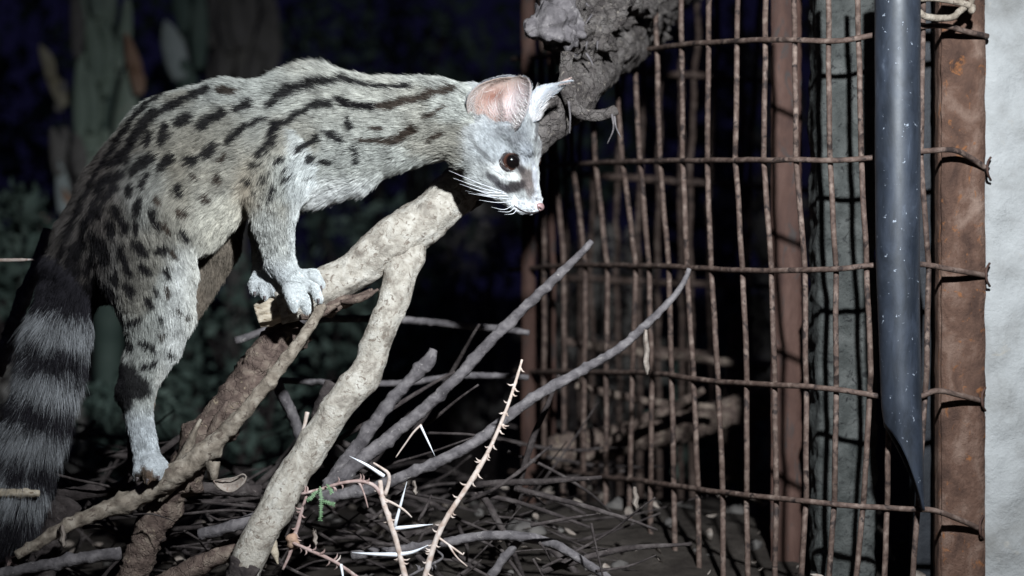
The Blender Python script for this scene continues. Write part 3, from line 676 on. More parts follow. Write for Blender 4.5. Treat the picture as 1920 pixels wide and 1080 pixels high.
dead_leaf(777, 915, -0.06, 26, 'tiny curled dead leaf hanging from the grey twig', 6)
dead_leaf(590, 1008, -0.05, 30, 'pale curled leaf beside the orange knob', 7)
dead_leaf(116, 1005, -0.06, 42, 'greenish dry leaf curl on the bottom left of the tan stick', 8)

# fallen brush: uncountable thin sticks under and behind the pile
def litter():
    rr = random.Random(21); parts = []
    for i in range(230):
        x = rr.uniform(-60, 1060); d = rr.uniform(0.0, 0.75); 
        py = rr.uniform(920, 1110) if i % 3 else rr.uniform(780, 960)
        L = rr.uniform(60, 300); a = rr.gauss(0.0, 0.55)
        r = rr.choice([2.5, 3, 4, 5, 6, 8])
        x2, y2 = x + L * math.cos(a), py - L * math.sin(a)
        m = ((x + x2) / 2 + rr.uniform(-12, 12), (py + y2) / 2 + rr.uniform(-16, 16))
        parts.append(tube([P(x, py, d), P(m[0], m[1], d + rr.uniform(-.02, .02)), P(x2, y2, d + rr.uniform(-.05, .05))], [R(r), R(r * .85), R(r * .5)], 0.012, 6, 0.2, 120, 0.1, 0.002, i))
    V, F = join(parts)
    tag(mesh_obj('brushwood_litter', V, F, M['dark_bark']), 'tangle of thin dark brushwood under the sticks', None, None, 'stuff')
    parts = []
    for i in range(110):
        x = rr.uniform(-40, 1120); d = rr.uniform(-0.05, 0.35); py = rr.uniform(960, 1100)
        L = rr.uniform(40, 170); a = rr.gauss(0.1, 0.6); r = rr.choice([2, 2.5, 3, 4])
        x2, y2 = x + L * math.cos(a), py - L * math.sin(a)
        parts.append(tube([P(x, py, d), P((x + x2) / 2, (py + y2) / 2 + rr.uniform(-10, 10), d), P(x2, y2, d + rr.uniform(-.03, .03))], [R(r), R(r * .8), R(r * .4)], 0.01, 6, 0.2, 120, 0.1, 0.002, i))
    V, F = join(parts)
    tag(mesh_obj('twig_litter', V, F, M['dark_bark']), 'fine broken grey twigs littering the ground', None, None, 'stuff')
litter()
def leaf_litter():
    rr = random.Random(33); parts = []
    for i in range(260):
        x, y = rr.uniform(-0.75, 0.55), rr.uniform(-0.12, 0.85); z = ground_height(x, y) + rr.uniform(0.002, 0.03)
        a = rr.uniform(0, 6.28); L = rr.uniform(0.006, 0.020); w = L * rr.uniform(.2, .45)
        u = Vector((math.cos(a), math.sin(a), rr.uniform(-.5, .6))).normalized(); s = u.orthogonal().normalized(); s = Matrix.Rotation(rr.uniform(0, 6.28), 3, u) @ s; n = u.cross(s)
        c = Vector((x, y, z)); V = []
        for k in range(5):
            f = k / 4; ww = w * math.sin(math.pi * min(1, f * .9 + .07)); m = c + u * L * (f - .5) + n * L * .35 * (f - .5) ** 2
            V += [m - s * ww + n * ww * .6, m, m + s * ww + n * ww * .6]
        parts.append((V, [q for k in range(4) for q in ((k * 3, k * 3 + 1, k * 3 + 4, k * 3 + 3), (k * 3 + 1, k * 3 + 2, k * 3 + 5, k * 3 + 4))]))
    V, F = join(parts)
    tag(mesh_obj('leaf_litter', V, F, M['dry_leaf']), 'small curled dry leaves scattered among the sticks', None, None, 'stuff')
leaf_litter()

# ------------------------------------------------------------------ blurred plants behind
def lance_leaf(base, tip, width, bow, mat, parent, seed=0):
    base, tip = Vector(base), Vector(tip); ax = tip - base; L = ax.length; t = ax / L
    side = t.cross(Vector((0, 1, 0))).normalized(); out = side.cross(t).normalized()
    V, F = [], []; A, K = 8, 6
    for i in range(A + 1):
        s = i / A; w = width * (math.sin(math.pi * min(1, s * 0.85 + 0.12)) ** 0.8) * (1 if s < 1 else 0.1)
        c = base + ax * s + out * bow * math.sin(math.pi * s)
        for k in range(K + 1):
            a = -1 + 2 * k / K
            V.append(c + side * (w * a) + out * (w * 0.35 * a * a) + out * 0.003 * noise.noise(c * 30 + Vector((k, seed, 0))))
    n = K + 1
    for i in range(A):
        for k in range(K): F.append((i * n + k, i * n + k + 1, (i + 1) * n + k + 1, (i + 1) * n + k))
    o = mesh_obj('leaf', V, F, M[mat], parent)
    m = o.modifiers.new('thick', 'SOLIDIFY'); m.thickness = 0.006
    return o
def pxleaf(parent, x0, y0, x1, y1, w, d, mat, bow=0.02, seed=0):
    lance_leaf(P(x0, y0, d), P(x1, y1, d), R(w, d), bow, mat, parent, seed)
def succulents():
    d = 2.2; rr = random.Random(4)
    e = empty('succulent_plant', P(200, 900, d)); tag(e, 'tall blurred grey green succulent behind the rump', 'succulent')
    V, F = tube([P(200, 1000, d + .04), P(205, 500, d + .04), P(195, -60, d + .04)], [0.03, 0.035, 0.03], 0.03, 14, 0.15, 20)
    mesh_obj('stem', V, F, M['bush_leaf'], e)
    for k in range(30):
        x = 195 + rr.uniform(-48, 48); y = -60 + (k % 6) * 62 + rr.uniform(-20, 20)
        pxleaf(e, x * 0.6 + 80, y + rr.uniform(90, 140), x + (x - 195) * 0.2, y - 20, rr.uniform(12, 22), d + rr.uniform(-.09, .03), 'succulent', 0.02, k)
    for (x0, y0, x1, y1, w, m) in [(262, 178, 236, 62, 12, 'withered_leaf'), (268, 172, 250, 120, 9, 'withered_leaf'), (100, 150, 76, 82, 11, 'straw_leaf'), (122, 200, 86, 128, 12, 'straw_leaf'), (108, 210, 120, 150, 9, 'dry_bush'), (150, 260, 150, 110, 15, 'succulent'), (175, 250, 165, 130, 14, 'succulent'), (145, 110, 140, -20, 12, 'dry_bush')]:
        pxleaf(e, x0, y0, x1, y1, w, d - 0.09, m, 0.01, int(x0))
    e2 = empty('succulent_plant', P(340, 900, d + .2)); tag(e2, 'blurred succulent with one broad pale leaf above the hips', 'succulent')
    V, F = tube([P(350, 900, d + .25), P(352, 300, d + .25), P(350, -60, d + .25)], [0.028, 0.028, 0.02], 0.03, 12, 0.15, 20)
    mesh_obj('stem', V, F, M['bush_leaf'], e2)
    for (x0, y0, x1, y1, w, m) in [(338, 150, 310, 38, 22, 'pale_leaf'), (345, 60, 330, -60, 16, 'bush_leaf'), (372, 130, 372, -40, 15, 'bush_leaf'), (352, 210, 346, 110, 18, 'bush_leaf')]:
        pxleaf(e2, x0, y0, x1, y1, w, d + 0.14, m, 0.01, int(x1))
    e3 = empty('succulent_plant', P(440, 900, d + .6)); tag(e3, 'faint brownish leafy succulent above the middle of the back', 'succulent')
    for k in range(16):
        x = 380 + (k * 37) % 130; y = (k * 53) % 110
        pxleaf(e3, x, y + 55, x + rr.uniform(-20, 25), y - 55, rr.uniform(13, 19), d + .55 + rr.uniform(-.05, .1), 'dry_bush', 0.015, k)
    V, F = tube([P(440, 900, d + .7), P(445, 300, d + .7), P(440, -40, d + .7)], [0.03, 0.03, 0.02], 0.03, 12, 0.15, 20)
    mesh_obj('stem', V, F, M['dry_bush'], e3)
    e4 = empty('succulent_plant', P(130, 900, d - .2)); tag(e4, 'brownish dry leaved plant low behind the rump', 'succulent')
    V, F = tube([P(140, 900, d - .15), P(135, 500, d - .15), P(120, 240, d - .15)], [0.025, 0.022, 0.012], 0.03, 12, 0.2, 20)
    mesh_obj('stem', V, F, M['dry_bush'], e4)
    for (x0, y0, x1, y1, w, m) in [(118, 400, 112, 300, 12, 'pale_leaf'), (140, 440, 118, 350, 12, 'withered_leaf'), (170, 420, 150, 300, 16, 'dry_bush'), (110, 330, 100, 240, 13, 'dry_bush'), (190, 400, 200, 280, 16, 'bush_leaf'), (150, 330, 140, 250, 15, 'dry_bush'), (96, 480, 80, 400, 12, 'withered_leaf')]:
        pxleaf(e4, x0, y0, x1, y1, w, d - 0.22, m, 0.01, int(x1 + y1))
succulents()

def bush(name, px, py, d, rx, ry, n, mat, label, seed, leaf=0.02, stems=9):
    rr = random.Random(seed); c = P(px, py, d); RX, RY = R(rx, d), R(ry, d)
    e = empty(name, (c.x, c.y, -0.22)); tag(e, label, 'bush', 'bushes in the dark')
    parts = []
    for k in range(n):
        while True:
            q = Vector((rr.uniform(-1, 1), rr.uniform(-1, 1), rr.uniform(-1, 1)))
            if q.length < 1 and noise.noise(q * 2.2 + Vector((seed, 0, 0))) > -0.12: break
        p = c + Vector((q.x * RX, q.y * RX * 0.7, q.z * RY))
        d1 = Vector((rr.gauss(0, 1), rr.gauss(0, 1), rr.gauss(0.4, 1))).normalized(); d2 = d1.orthogonal().normalized()
        d2 = Matrix.Rotation(rr.uniform(0, 6.28), 3, d1) @ d2; L = leaf * rr.uniform(0.6, 1.3); w = L * 0.26; up = d1.cross(d2) * w * .4
        parts.append(([p, p + d1 * L * .45 + d2 * w + up, p + d1 * L, p + d1 * L * .45 - d2 * w + up], [(0, 1, 2), (0, 2, 3)]))
    V, F = join(parts); o = mesh_obj('foliage', V, F, M[mat], e); o['kind'] = 'stuff'
    for k in range(stems):
        a = Vector((c.x + rr.uniform(-.06, .06), c.y + rr.uniform(-.06, .06), -0.24)); b = c + Vector((rr.uniform(-1, 1) * RX * .8, rr.uniform(-1, 1) * RX * .5, rr.uniform(0, 1) * RY))
        V, F = tube([a, a.lerp(b, .5) + Vector((rr.uniform(-.05, .05), 0, 0)), b], [0.010, 0.007, 0.003], 0.04, 6, 0.1, 20, seed=k, wob=0.01)
        mesh_obj('stem', V, F, M['dark_bark'], e)
bush('bush', 40, 480, 1.6, 90, 130, 500, 'bush_leaf', 'dim green bush at the left edge behind the tail', 1, 0.04)
bush('bush', 430, 700, 1.9, 160, 240, 700, 'bush_leaf', 'dark bush seen beneath the belly', 2, 0.035)
bush('bush', 690, 620, 2.4, 180, 260, 800, 'bush_leaf', 'dark bush behind the pale fork', 3, 0.04)
bush('bush', 880, 560, 2.6, 130, 260, 600, 'dry_bush', 'dim brown bush left of the corner post', 4, 0.04)
bush('bush', 1130, 620, 1.9, 110, 200, 500, 'dry_bush', 'dim brown bush behind the left half of the mesh', 5, 0.04)
bush('bush', 1340, 780, 1.6, 110, 150, 450, 'bush_leaf', 'dark green bush behind the smooth log', 6, 0.035)
bush('bush', 700, 60, 3.6, 200, 150, 400, 'bush_leaf', 'faint foliage in the dark above the shoulders', 7, 0.05)
bush('bush', 20, 800, 1.2, 120, 140, 450, 'dry_bush', 'dry brush behind the tail tip', 8, 0.03)
bush('bush', 250, 820, 1.4, 120, 120, 450, 'bush_leaf', 'dark bush behind the hind foot', 9, 0.03)
bush('bush', 120, 250, 4.6, 300, 380, 900, 'bush_leaf', 'black foliage far behind the tall succulent', 10, 0.09)
bush('bush', 620, 300, 5.0, 320, 380, 900, 'bush_leaf', 'black foliage far behind the back of the animal', 11, 0.09)
bush('bush', 1120, 260, 4.4, 300, 380, 900, 'bush_leaf', 'black foliage far behind the left part of the mesh', 12, 0.09)
bush('bush', 1420, 380, 4.0, 240, 380, 800, 'dry_bush', 'black foliage far behind the brown post', 13, 0.09)
# ------------------------------------------------------------------ the spotted animal
# skeleton chains in photograph pixels: (x, y, depth m, radius px), order = way the hair lies
CH = {
 'torso': dict(n=[(868, 228, 0.004, 68), (800, 226, 0.002, 74), (720, 238, 0, 86), (640, 246, 0, 102), (590, 246, 0, 110), (520, 256, 0, 101), (430, 272, 0, 119), (345, 306, 0, 130), (266, 388, 0, 118), (204, 465, 0, 98)], ys=0.70, k=22),
 'ruff':  dict(n=[(592, 192, 0, 46), (520, 205, 0, 44)], ys=0.8, k=30),
 'chest': dict(n=[(660, 305, 0, 52), (585, 325, 0, 58), (540, 340, 0, 50)], ys=0.8, k=26),
 'flank': dict(n=[(430, 330, -0.006, 70), (350, 400, -0.012, 80)], ys=0.75, k=26),
 'tail':  dict(n=[(155, 505, 0.0, 60), (128, 565, -0.004, 44), (106, 640, -0.012, 36), (88, 730, -0.02, 34), (62, 820, -0.028, 32), (40, 900, -0.034, 28), (28, 965, -0.038, 20)], ys=0.9, k=22),
 'thigh': dict(n=[(262, 430, -0.022, 98), (280, 510, -0.030, 86), (296, 585, -0.034, 66), (290, 640, -0.034, 50), (268, 692, -0.034, 39), (254, 735, -0.034, 32)], ys=0.62, k=24),
 'shank': dict(n=[(254, 735, -0.034, 31), (262, 790, -0.034, 25), (272, 845, -0.034, 24), (276, 868, -0.036, 25)], ys=0.85, k=12),
 'thigh_far': dict(n=[(380, 395, 0.026, 84), (392, 455, 0.030, 56), (335, 580, 0.036, 36), (276, 690, 0.034, 26)], ys=0.62, k=22),
 'shank_far': dict(n=[(276, 690, 0.034, 26), (262, 790, 0.03, 20), (262, 872, 0.028, 22)], ys=0.85, k=10),
 'arm':   dict(n=[(540, 290, -0.018, 76), (515, 365, -0.024, 50), (512, 415, -0.026, 39), (520, 460, -0.024, 30), (524, 490, -0.022, 26)], ys=0.70, k=24),
 'paw':   dict(n=[(524, 490, -0.022, 25), (538, 511, -0.024, 23), (550, 527, -0.028, 21)], ys=0.95, k=7),
 'arm_far': dict(n=[(520, 370, 0.028, 46), (503, 430, 0.028, 34), (502, 480, 0.024, 25)], ys=0.75, k=18),
 'paw_far': dict(n=[(502, 480, 0.022, 25), (500, 508, 0.012, 27), (500, 522, 0.006, 25)], ys=0.9, k=8),
 'skull': dict(n=[(1001, 383, -0.014, 18), (987, 364, -0.011, 26), (973, 333, -0.006, 36), (956, 290, 0.0, 53), (938, 242, 0.004, 67), (905, 230, 0.006, 70)], ys=0.68, k=14),
 'cheek': dict(n=[(930, 300, -0.006, 38), (895, 275, -0.004, 52)], ys=0.7, k=20),
 'jaw':   dict(n=[(981, 383, -0.012, 18), (955, 362, -0.006, 24), (915, 325, 0.0, 40)], ys=0.8, k=10),
 'brow':  dict(n=[(985, 275, -0.012, 25), (965, 240, -0.016, 32)], ys=0.8, k=12),
}
TOES = [  # x0,y0,d0,r0 -> x1.. -> x2..
 [(560, 520, -0.018, 15), (588, 515, -0.017, 11.5), (602, 534, -0.019, 9)], [(562, 532, -0.030, 15), (588, 541, -0.034, 11.5), (598, 562, -0.033, 9)],
 [(554, 542, -0.040, 15), (570, 562, -0.046, 11.5), (575, 582, -0.043, 9)], [(542, 540, -0.044, 14), (547, 562, -0.051, 11), (551, 578, -0.049, 8.5)],
 [(488, 516, 0.0, 15), (477, 532, -0.008, 12), (477, 547, -0.010, 9)], [(499, 521, -0.004, 15), (494, 540, -0.013, 12), (496, 555, -0.014, 9)], [(512, 518, -0.004, 15), (513, 536, -0.013, 12), (517, 550, -0.014, 9)],
 [(270, 866, -0.040, 17), (262, 884, -0.048, 13), (258, 896, -0.048, 9)], [(280, 868, -0.046, 17), (280, 886, -0.054, 13), (276, 899, -0.054, 9)],
 [(288, 866, -0.042, 16), (297, 880, -0.050, 12), (296, 893, -0.050, 9)], [(292, 862, -0.034, 14), (304, 870, -0.038, 11), (308, 882, -0.038, 8)]]
for i, t in enumerate(TOES): CH['toe%d' % i] = dict(n=t, ys=1.0, k=3.5)
PX = D0 / FPX                      # metres per photograph pixel at the animal

def build_sdf(h=0.002):
    lo = np.array([P(-40, 0, 0).x, -0.085, P(0, 1010, 0).z]); hi = np.array([P(1045, 0, 0).x, 0.085, P(0, 95, 0).z])
    dims = np.ceil((hi - lo) / h).astype(int) + 1
    S = np.full(dims, 0.05, dtype=np.float32)
    ax = [lo[i] + h * np.arange(dims[i]) for i in range(3)]
    for name, c in CH.items():
        pts = np.array([list(P(x, y, d)) for x, y, d, r in c['n']]); rad = np.array([R(r, d) for x, y, d, r in c['n']])
        k = c['k'] * PX; ys = c['ys']
        pad = rad.max() + k + 4 * h
        i0 = np.maximum(0, ((pts.min(0) - pad - lo) / h).astype(int)); i1 = np.minimum(dims, ((pts.max(0) + pad - lo) / h).astype(int) + 2)
        X, Y, Z = np.meshgrid(ax[0][i0[0]:i1[0]], ax[1][i0[1]:i1[1]], ax[2][i0[2]:i1[2]], indexing='ij')
        best = None
        for a, b, ra, rb in zip(pts[:-1], pts[1:], rad[:-1], rad[1:]):
            d = b - a; L2 = d[0] ** 2 + d[2] ** 2 + 1e-9           # project in the side plane, depth follows the chain
            t = np.clip(((X - a[0]) * d[0] + (Z - a[2]) * d[2]) / L2, 0, 1)
            q = np.sqrt((X - a[0] - d[0] * t) ** 2 + ((Y - a[1] - d[1] * t) / ys) ** 2 + (Z - a[2] - d[2] * t) ** 2) - (ra + (rb - ra) * t)
            best = q if best is None else np.minimum(best, q)
        sub = S[i0[0]:i1[0], i0[1]:i1[1], i0[2]:i1[2]]
        hh = np.maximum(k - np.abs(sub - best), 0) / k
        S[i0[0]:i1[0], i0[1]:i1[1], i0[2]:i1[2]] = np.minimum(sub, best) - hh * hh * k * 0.25
    return S, lo, h

def smooth_sdf(S, n=2):
    for _ in range(n):
        for a in range(3):
            p = np.concatenate([np.take(S, [0], a), S, np.take(S, [-1], a)], a); m = S.shape[a]
            S = 0.25 * np.take(p, range(0, m), a) + 0.5 * S + 0.25 * np.take(p, range(2, m + 2), a)
    return S

def surface_nets(S, lo, h):
    ins = S < 0; sx, sy, sz = S.shape
    cnt = np.zeros((sx - 1, sy - 1, sz - 1), np.int8)
    for a in (0, 1):
        for b in (0, 1):
            for c in (0, 1): cnt += ins[a:sx - 1 + a, b:sy - 1 + b, c:sz - 1 + c]
    act = (cnt > 0) & (cnt < 8); idx = np.argwhere(act); n = len(idx)
    vid = np.full(act.shape, -1, np.int64); vid[act] = np.arange(n)
    acc = np.zeros((n, 3)); num = np.zeros(n)
    corners = [(a, b, c) for a in (0, 1) for b in (0, 1) for c in (0, 1)]
    for p in corners:
        for q in corners:
            if sum(abs(np.subtract(p, q))) == 1 and p < q:
                sa = S[idx[:, 0] + p[0], idx[:, 1] + p[1], idx[:, 2] + p[2]]; sb = S[idx[:, 0] + q[0], idx[:, 1] + q[1], idx[:, 2] + q[2]]
                m = (sa < 0) != (sb < 0); t = np.where(m, sa / np.where(m, sa - sb, 1), 0)
                pos = np.array(p)[None] + t[:, None] * (np.array(q) - np.array(p))[None]
                acc += np.where(m[:, None], pos, 0); num += m
    V = lo + (idx + acc / num[:, None]) * h
    Q = []
    for ax, (u, w) in enumerate(((1, 2), (2, 0), (0, 1))):
        n0 = [slice(None)] * 3; n1 = [slice(None)] * 3; n0[ax] = slice(0, -1); n1[ax] = slice(1, None)
        A, B = ins[tuple(n0)], ins[tuple(n1)]
        for flip in (False, True):
            e = np.argwhere((A & ~B) if not flip else (~A & B))
            e = e[(e[:, u] > 0) & (e[:, w] > 0) & (e[:, u] < S.shape[u] - 1) & (e[:, w] < S.shape[w] - 1)]
            du = np.zeros(3, int); du[u] = 1; dw = np.zeros(3, int); dw[w] = 1
            q = [e - du - dw, e - dw, e, e - du]
            ids = np.stack([vid[tuple(c.T)] for c in q], 1)
            Q.append(ids[:, ::-1] if flip else ids)
    return V, np.concatenate(Q)

# ---- coat: marks traced on the side of the body (x, y in photograph pixels, half width)
DARK = (0.008, 0.007, 0.008)
BROWN = (0.040, 0.028, 0.021)
SPOTS = [
 ([(232, 292), (250, 276)], 11, DARK), ([(206, 308), (228, 300)], 9, DARK), ([(188, 352), (200, 336)], 10, DARK), ([(160, 420), (176, 400)], 10, DARK), ([(214, 420), (220, 440)], 9, DARK), ([(180, 440), (186, 470)], 9, DARK), ([(236, 470), (244, 490)], 9, DARK), ([(150, 470), (160, 450)], 10, DARK), ([(180, 520), (190, 534)], 10, DARK), ([(224, 510), (232, 528)], 8, DARK), ([(170, 580), (180, 640)], 13, DARK), ([(205, 620), (222, 650)], 12, DARK), ([(300, 540), (304, 552)], 6, DARK), ([(330, 470), (336, 480)], 6, BROWN), ([(262, 420), (266, 436)], 7, DARK), ([(316, 420), (322, 436)], 6, BROWN), ([(368, 330), (376, 336)], 6, BROWN),
 ([(637, 141), (667, 156), (715, 160), (770, 158)], 6, DARK), ([(507, 195), (530, 176), (567, 160), (630, 152)], 10, DARK), ([(637, 186), (667, 198), (715, 200), (755, 191), (800, 176), (852, 160)], 8, BROWN),
 ([(637, 186), (667, 198), (700, 200)], 9, DARK), ([(513, 268), (517, 243)], 13, DARK), ([(517, 243), (548, 224), (585, 202), (618, 197)], 9, DARK), ([(433, 269), (463, 239), (500, 222)], 7, DARK), ([(563, 284), (600, 261)], 7, DARK),
 ([(622, 253), (640, 263)], 10, DARK), ([(652, 228), (660, 238)], 8, DARK), ([(700, 240), (714, 239)], 5, BROWN), ([(678, 263), (740, 265), (757, 256), (774, 243)], 7, BROWN), ([(757, 252), (772, 242)], 9, BROWN), ([(667, 278), (669, 304)], 6, DARK),
 ([(798, 218), (814, 212)], 6, BROWN), ([(820, 203), (834, 196)], 5, BROWN), ([(805, 262), (832, 249)], 5, BROWN), ([(488, 292), (498, 282)], 8, DARK), ([(523, 308), (534, 300)], 7, DARK), ([(480, 312), (490, 310)], 5, DARK),
 ([(536, 321), (543, 316)], 5, DARK), ([(534, 334), (541, 334)], 6, DARK), ([(544, 338), (551, 336)], 4, DARK), ([(494, 334), (502, 340)], 6, DARK), ([(458, 337), (468, 341)], 6, DARK), ([(515, 349), (516, 358)], 4.5, DARK),
 ([(509, 368), (510, 377)], 4.5, DARK), ([(477, 361), (486, 364)], 4.5, DARK), ([(506, 324), (509, 326)], 3, DARK), ([(580, 302), (590, 298)], 7, DARK), ([(606, 306), (620, 305)], 6, DARK), ([(574, 334), (584, 333)], 3, DARK), ([(538, 354), (541, 354)], 3, DARK),
 ([(418, 300), (428, 294)], 7, BROWN), ([(408, 342), (416, 332)], 7, BROWN), ([(505, 395), (508, 398)], 3, BROWN), ([(490, 385), (492, 388)], 3, BROWN),
 ([(312, 205), (345, 185), (388, 168)], 11, DARK), ([(415, 166), (440, 170)], 8, BROWN), ([(250, 264), (272, 236), (292, 212)], 14, DARK), ([(286, 250), (282, 268)], 8, DARK), ([(317, 238), (312, 266)], 11, DARK), ([(342, 232), (360, 224)], 10, DARK), ([(382, 237), (400, 226), (422, 212)], 10, DARK),
 ([(447, 204), (470, 193)], 9, DARK), ([(312, 314), (328, 301)], 11, DARK), ([(360, 303), (372, 301)], 11, DARK), ([(392, 290), (402, 277)], 12, DARK), ([(256, 322), (272, 308), (290, 296)], 11, DARK), ([(283, 330), (275, 352)], 7, DARK), ([(340, 352), (342, 364)], 10, DARK),
 ([(246, 364), (252, 350)], 8, DARK), ([(243, 305), (248, 298)], 7, DARK), ([(225, 392), (243, 430)], 9, DARK), ([(269, 376), (265, 404)], 8, DARK), ([(292, 400), (304, 428)], 8, DARK), ([(340, 398), (350, 402)], 9, BROWN), ([(348, 436), (352, 446)], 8, DARK), ([(388, 370), (392, 376)], 8, BROWN), ([(302, 372), (304, 384)], 6, BROWN),
 ([(302, 470), (318, 468)], 8, DARK), ([(264, 452), (280, 478)], 9, DARK), ([(215, 340), (232, 325)], 10, DARK), ([(204, 372), (222, 352)], 10, DARK), ([(180, 410), (196, 388)], 10, DARK), ([(196, 452), (206, 486)], 13, DARK), ([(160, 505), (176, 485)], 12, DARK), ([(248, 500), (256, 512)], 9, DARK), ([(278, 500), (288, 510)], 9, DARK),
 ([(318, 508), (324, 518)], 7, DARK), ([(206, 538), (222, 556)], 9, DARK), ([(250, 532), (258, 550)], 9, DARK), ([(286, 560), (290, 574)], 7, DARK), ([(322, 540), (325, 556)], 5, BROWN), ([(312, 594), (316, 600)], 5, DARK), ([(190, 560), (206, 590)], 10, DARK), ([(248, 604), (272, 596)], 8, DARK),
 ([(272, 638), (296, 650)], 7, DARK), ([(236, 628), (250, 648)], 10, DARK), ([(324, 660), (328, 664)], 6, DARK), ([(276, 684), (296, 680)], 7, DARK), ([(344, 580), (346, 584)], 4, BROWN), ([(358, 590), (359, 596)], 3, BROWN), ([(225, 585), (232, 600)], 7, DARK), ([(310, 625), (314, 632)], 4, BROWN),
 ([(300, 168), (262, 205), (226, 252), (190, 310), (158, 370), (128, 435), (104, 500)], 8, DARK), ([(210, 330), (176, 390), (150, 452)], 7, DARK), ([(140, 470), (136, 560)], 14, DARK), ([(165, 540), (160, 620)], 18, DARK),
 ([(212, 668), (222, 720), (232, 750)], 24, DARK), ([(240, 700), (262, 724)], 28, DARK), ([(224, 740), (232, 800), (246, 850)], 9, DARK), ([(196, 640), (206, 690)], 22, DARK),
 ([(268, 885), (270, 900)], 9, BROWN), ([(292, 882), (298, 896)], 9, (0.14, 0.09, 0.06)), ([(280, 876), (284, 900)], 8, (0.10, 0.07, 0.05))]
HEADMARKS = [  # soft colour areas of the face: centre x,y, rx, ry, angle, colour, strength
 (905, 240, 70, 70, 0, (0.48, 0.49, 0.49), .8), (950, 255, 55, 70, 0, (0.40, 0.415, 0.43), .9), (925, 270, 45, 40, 0, (0.47, 0.485, 0.49), .6), (968, 262, 20, 14, -30, (0.26, 0.26, 0.27), .6), (940, 248, 30, 10, -20, (0.30, 0.30, 0.31), .4),
 (988, 334, 22, 24, 0, (0.12, 0.095, 0.086), .92), (966, 350, 28, 13, -14, (0.05, 0.042, 0.042), .97), (996, 352, 13, 22, 0, (0.17, 0.14, 0.13), .8),
 (946, 322, 33, 15, 22, (0.85, 0.85, 0.82), 1), (962, 330, 17, 10, 10, (0.86, 0.85, 0.81), 1), (988, 288, 13, 26, 8, (0.60, 0.62, 0.65), .9), (1004, 330, 6, 40, -6, (0.50, 0.51, 0.54), .7),
 (992, 390, 32, 17, 12, (0.78, 0.79, 0.80), 1), (972, 384, 22, 14, 14, (0.78, 0.79, 0.80), 1), (1006, 372, 10, 14, 0, (0.55, 0.55, 0.57), .8),
 (925, 334, 18, 8, 36, (0.06, 0.055, 0.06), .85), (942, 349, 20, 8, 22, (0.045, 0.04, 0.045), .9), (1008, 235, 5, 42, 4, (0.07, 0.065, 0.065), .9), (1012, 285, 4, 26, 0, (0.13, 0.12, 0.12), .7), (962, 303, 23, 18, 10, (0.10, 0.085, 0.085), .7), (978, 316, 12, 6, 40, (0.06, 0.05, 0.05), .9),
 (908, 288, 26, 5, 45, (0.12, 0.12, 0.12), .7), (890, 262, 18, 4, 60, (0.16, 0.16, 0.15), .6), (880, 215, 7, 26, 10, (0.10, 0.095, 0.09), .6), (915, 162, 44, 9, -14, (0.10, 0.09, 0.085), .7)]
def seg_dist(px, py, poly):
    best = np.full(px.shape, 1e9)
    for (x0, y0), (x1, y1) in zip(poly[:-1], poly[1:]):
        dx, dy = x1 - x0, y1 - y0
        t = np.clip(((px - x0) * dx + (py - y0) * dy) / (dx * dx + dy * dy + 1e-6), 0, 1)
        best = np.minimum(best, np.hypot(px - x0 - dx * t, py - y0 - dy * t))
    return best
def side_px(pt):
    """coat coordinates: the body's own side plane, in photograph pixels"""
    s = 1.0 - 0.030 / D0
    return 960 + pt[:, 0] / PX / s, 540 - (pt[:, 2] - CZ) / PX / s
def sm(x, a, b):
    t = np.clip((x - a) / (b - a), 0, 1); return t * t * (3 - 2 * t)
def vnoise(pt, f, seed=0):                      # cheap smooth value noise on points
    q = pt * f + seed * 17.3; i = np.floor(q).astype(np.int64); w = q - i; w = w * w * (3 - 2 * w); out = 0
    for a in (0, 1):
        for b in (0, 1):
            for c in (0, 1):
                hsh = ((i[:, 0] + a) * 374761393 + (i[:, 1] + b) * 668265263 + (i[:, 2] + c) * 1274126177 + seed * 7919) & 0x7fffffff
                hsh = ((hsh ^ (hsh >> 13)) * 1103515245) & 0x7fffffff
                v = (hsh & 0xffff) / 32768.0 - 1
                out = out + v * (w[:, 0] if a else 1 - w[:, 0]) * (w[:, 1] if b else 1 - w[:, 1]) * (w[:, 2] if c else 1 - w[:, 2])
    return out
def tail_param(x, y):
    pts = np.array([(n[0], n[1]) for n in CH['tail']['n']], float)
    L = np.concatenate([[0], np.cumsum(np.hypot(*np.diff(pts, axis=0).T))]); best = np.full(x.shape, 1e9); s = np.zeros(x.shape)
    for i in range(len(pts) - 1):
        d = pts[i + 1] - pts[i]; t = np.clip(((x - pts[i, 0]) * d[0] + (y - pts[i, 1]) * d[1]) / (d @ d), 0, 1)
        q = np.hypot(x - pts[i, 0] - d[0] * t, y - pts[i, 1] - d[1] * t); m = q < best
        best = np.where(m, q, best); s = np.where(m, L[i] + t * (L[i + 1] - L[i]), s)
    return s, best
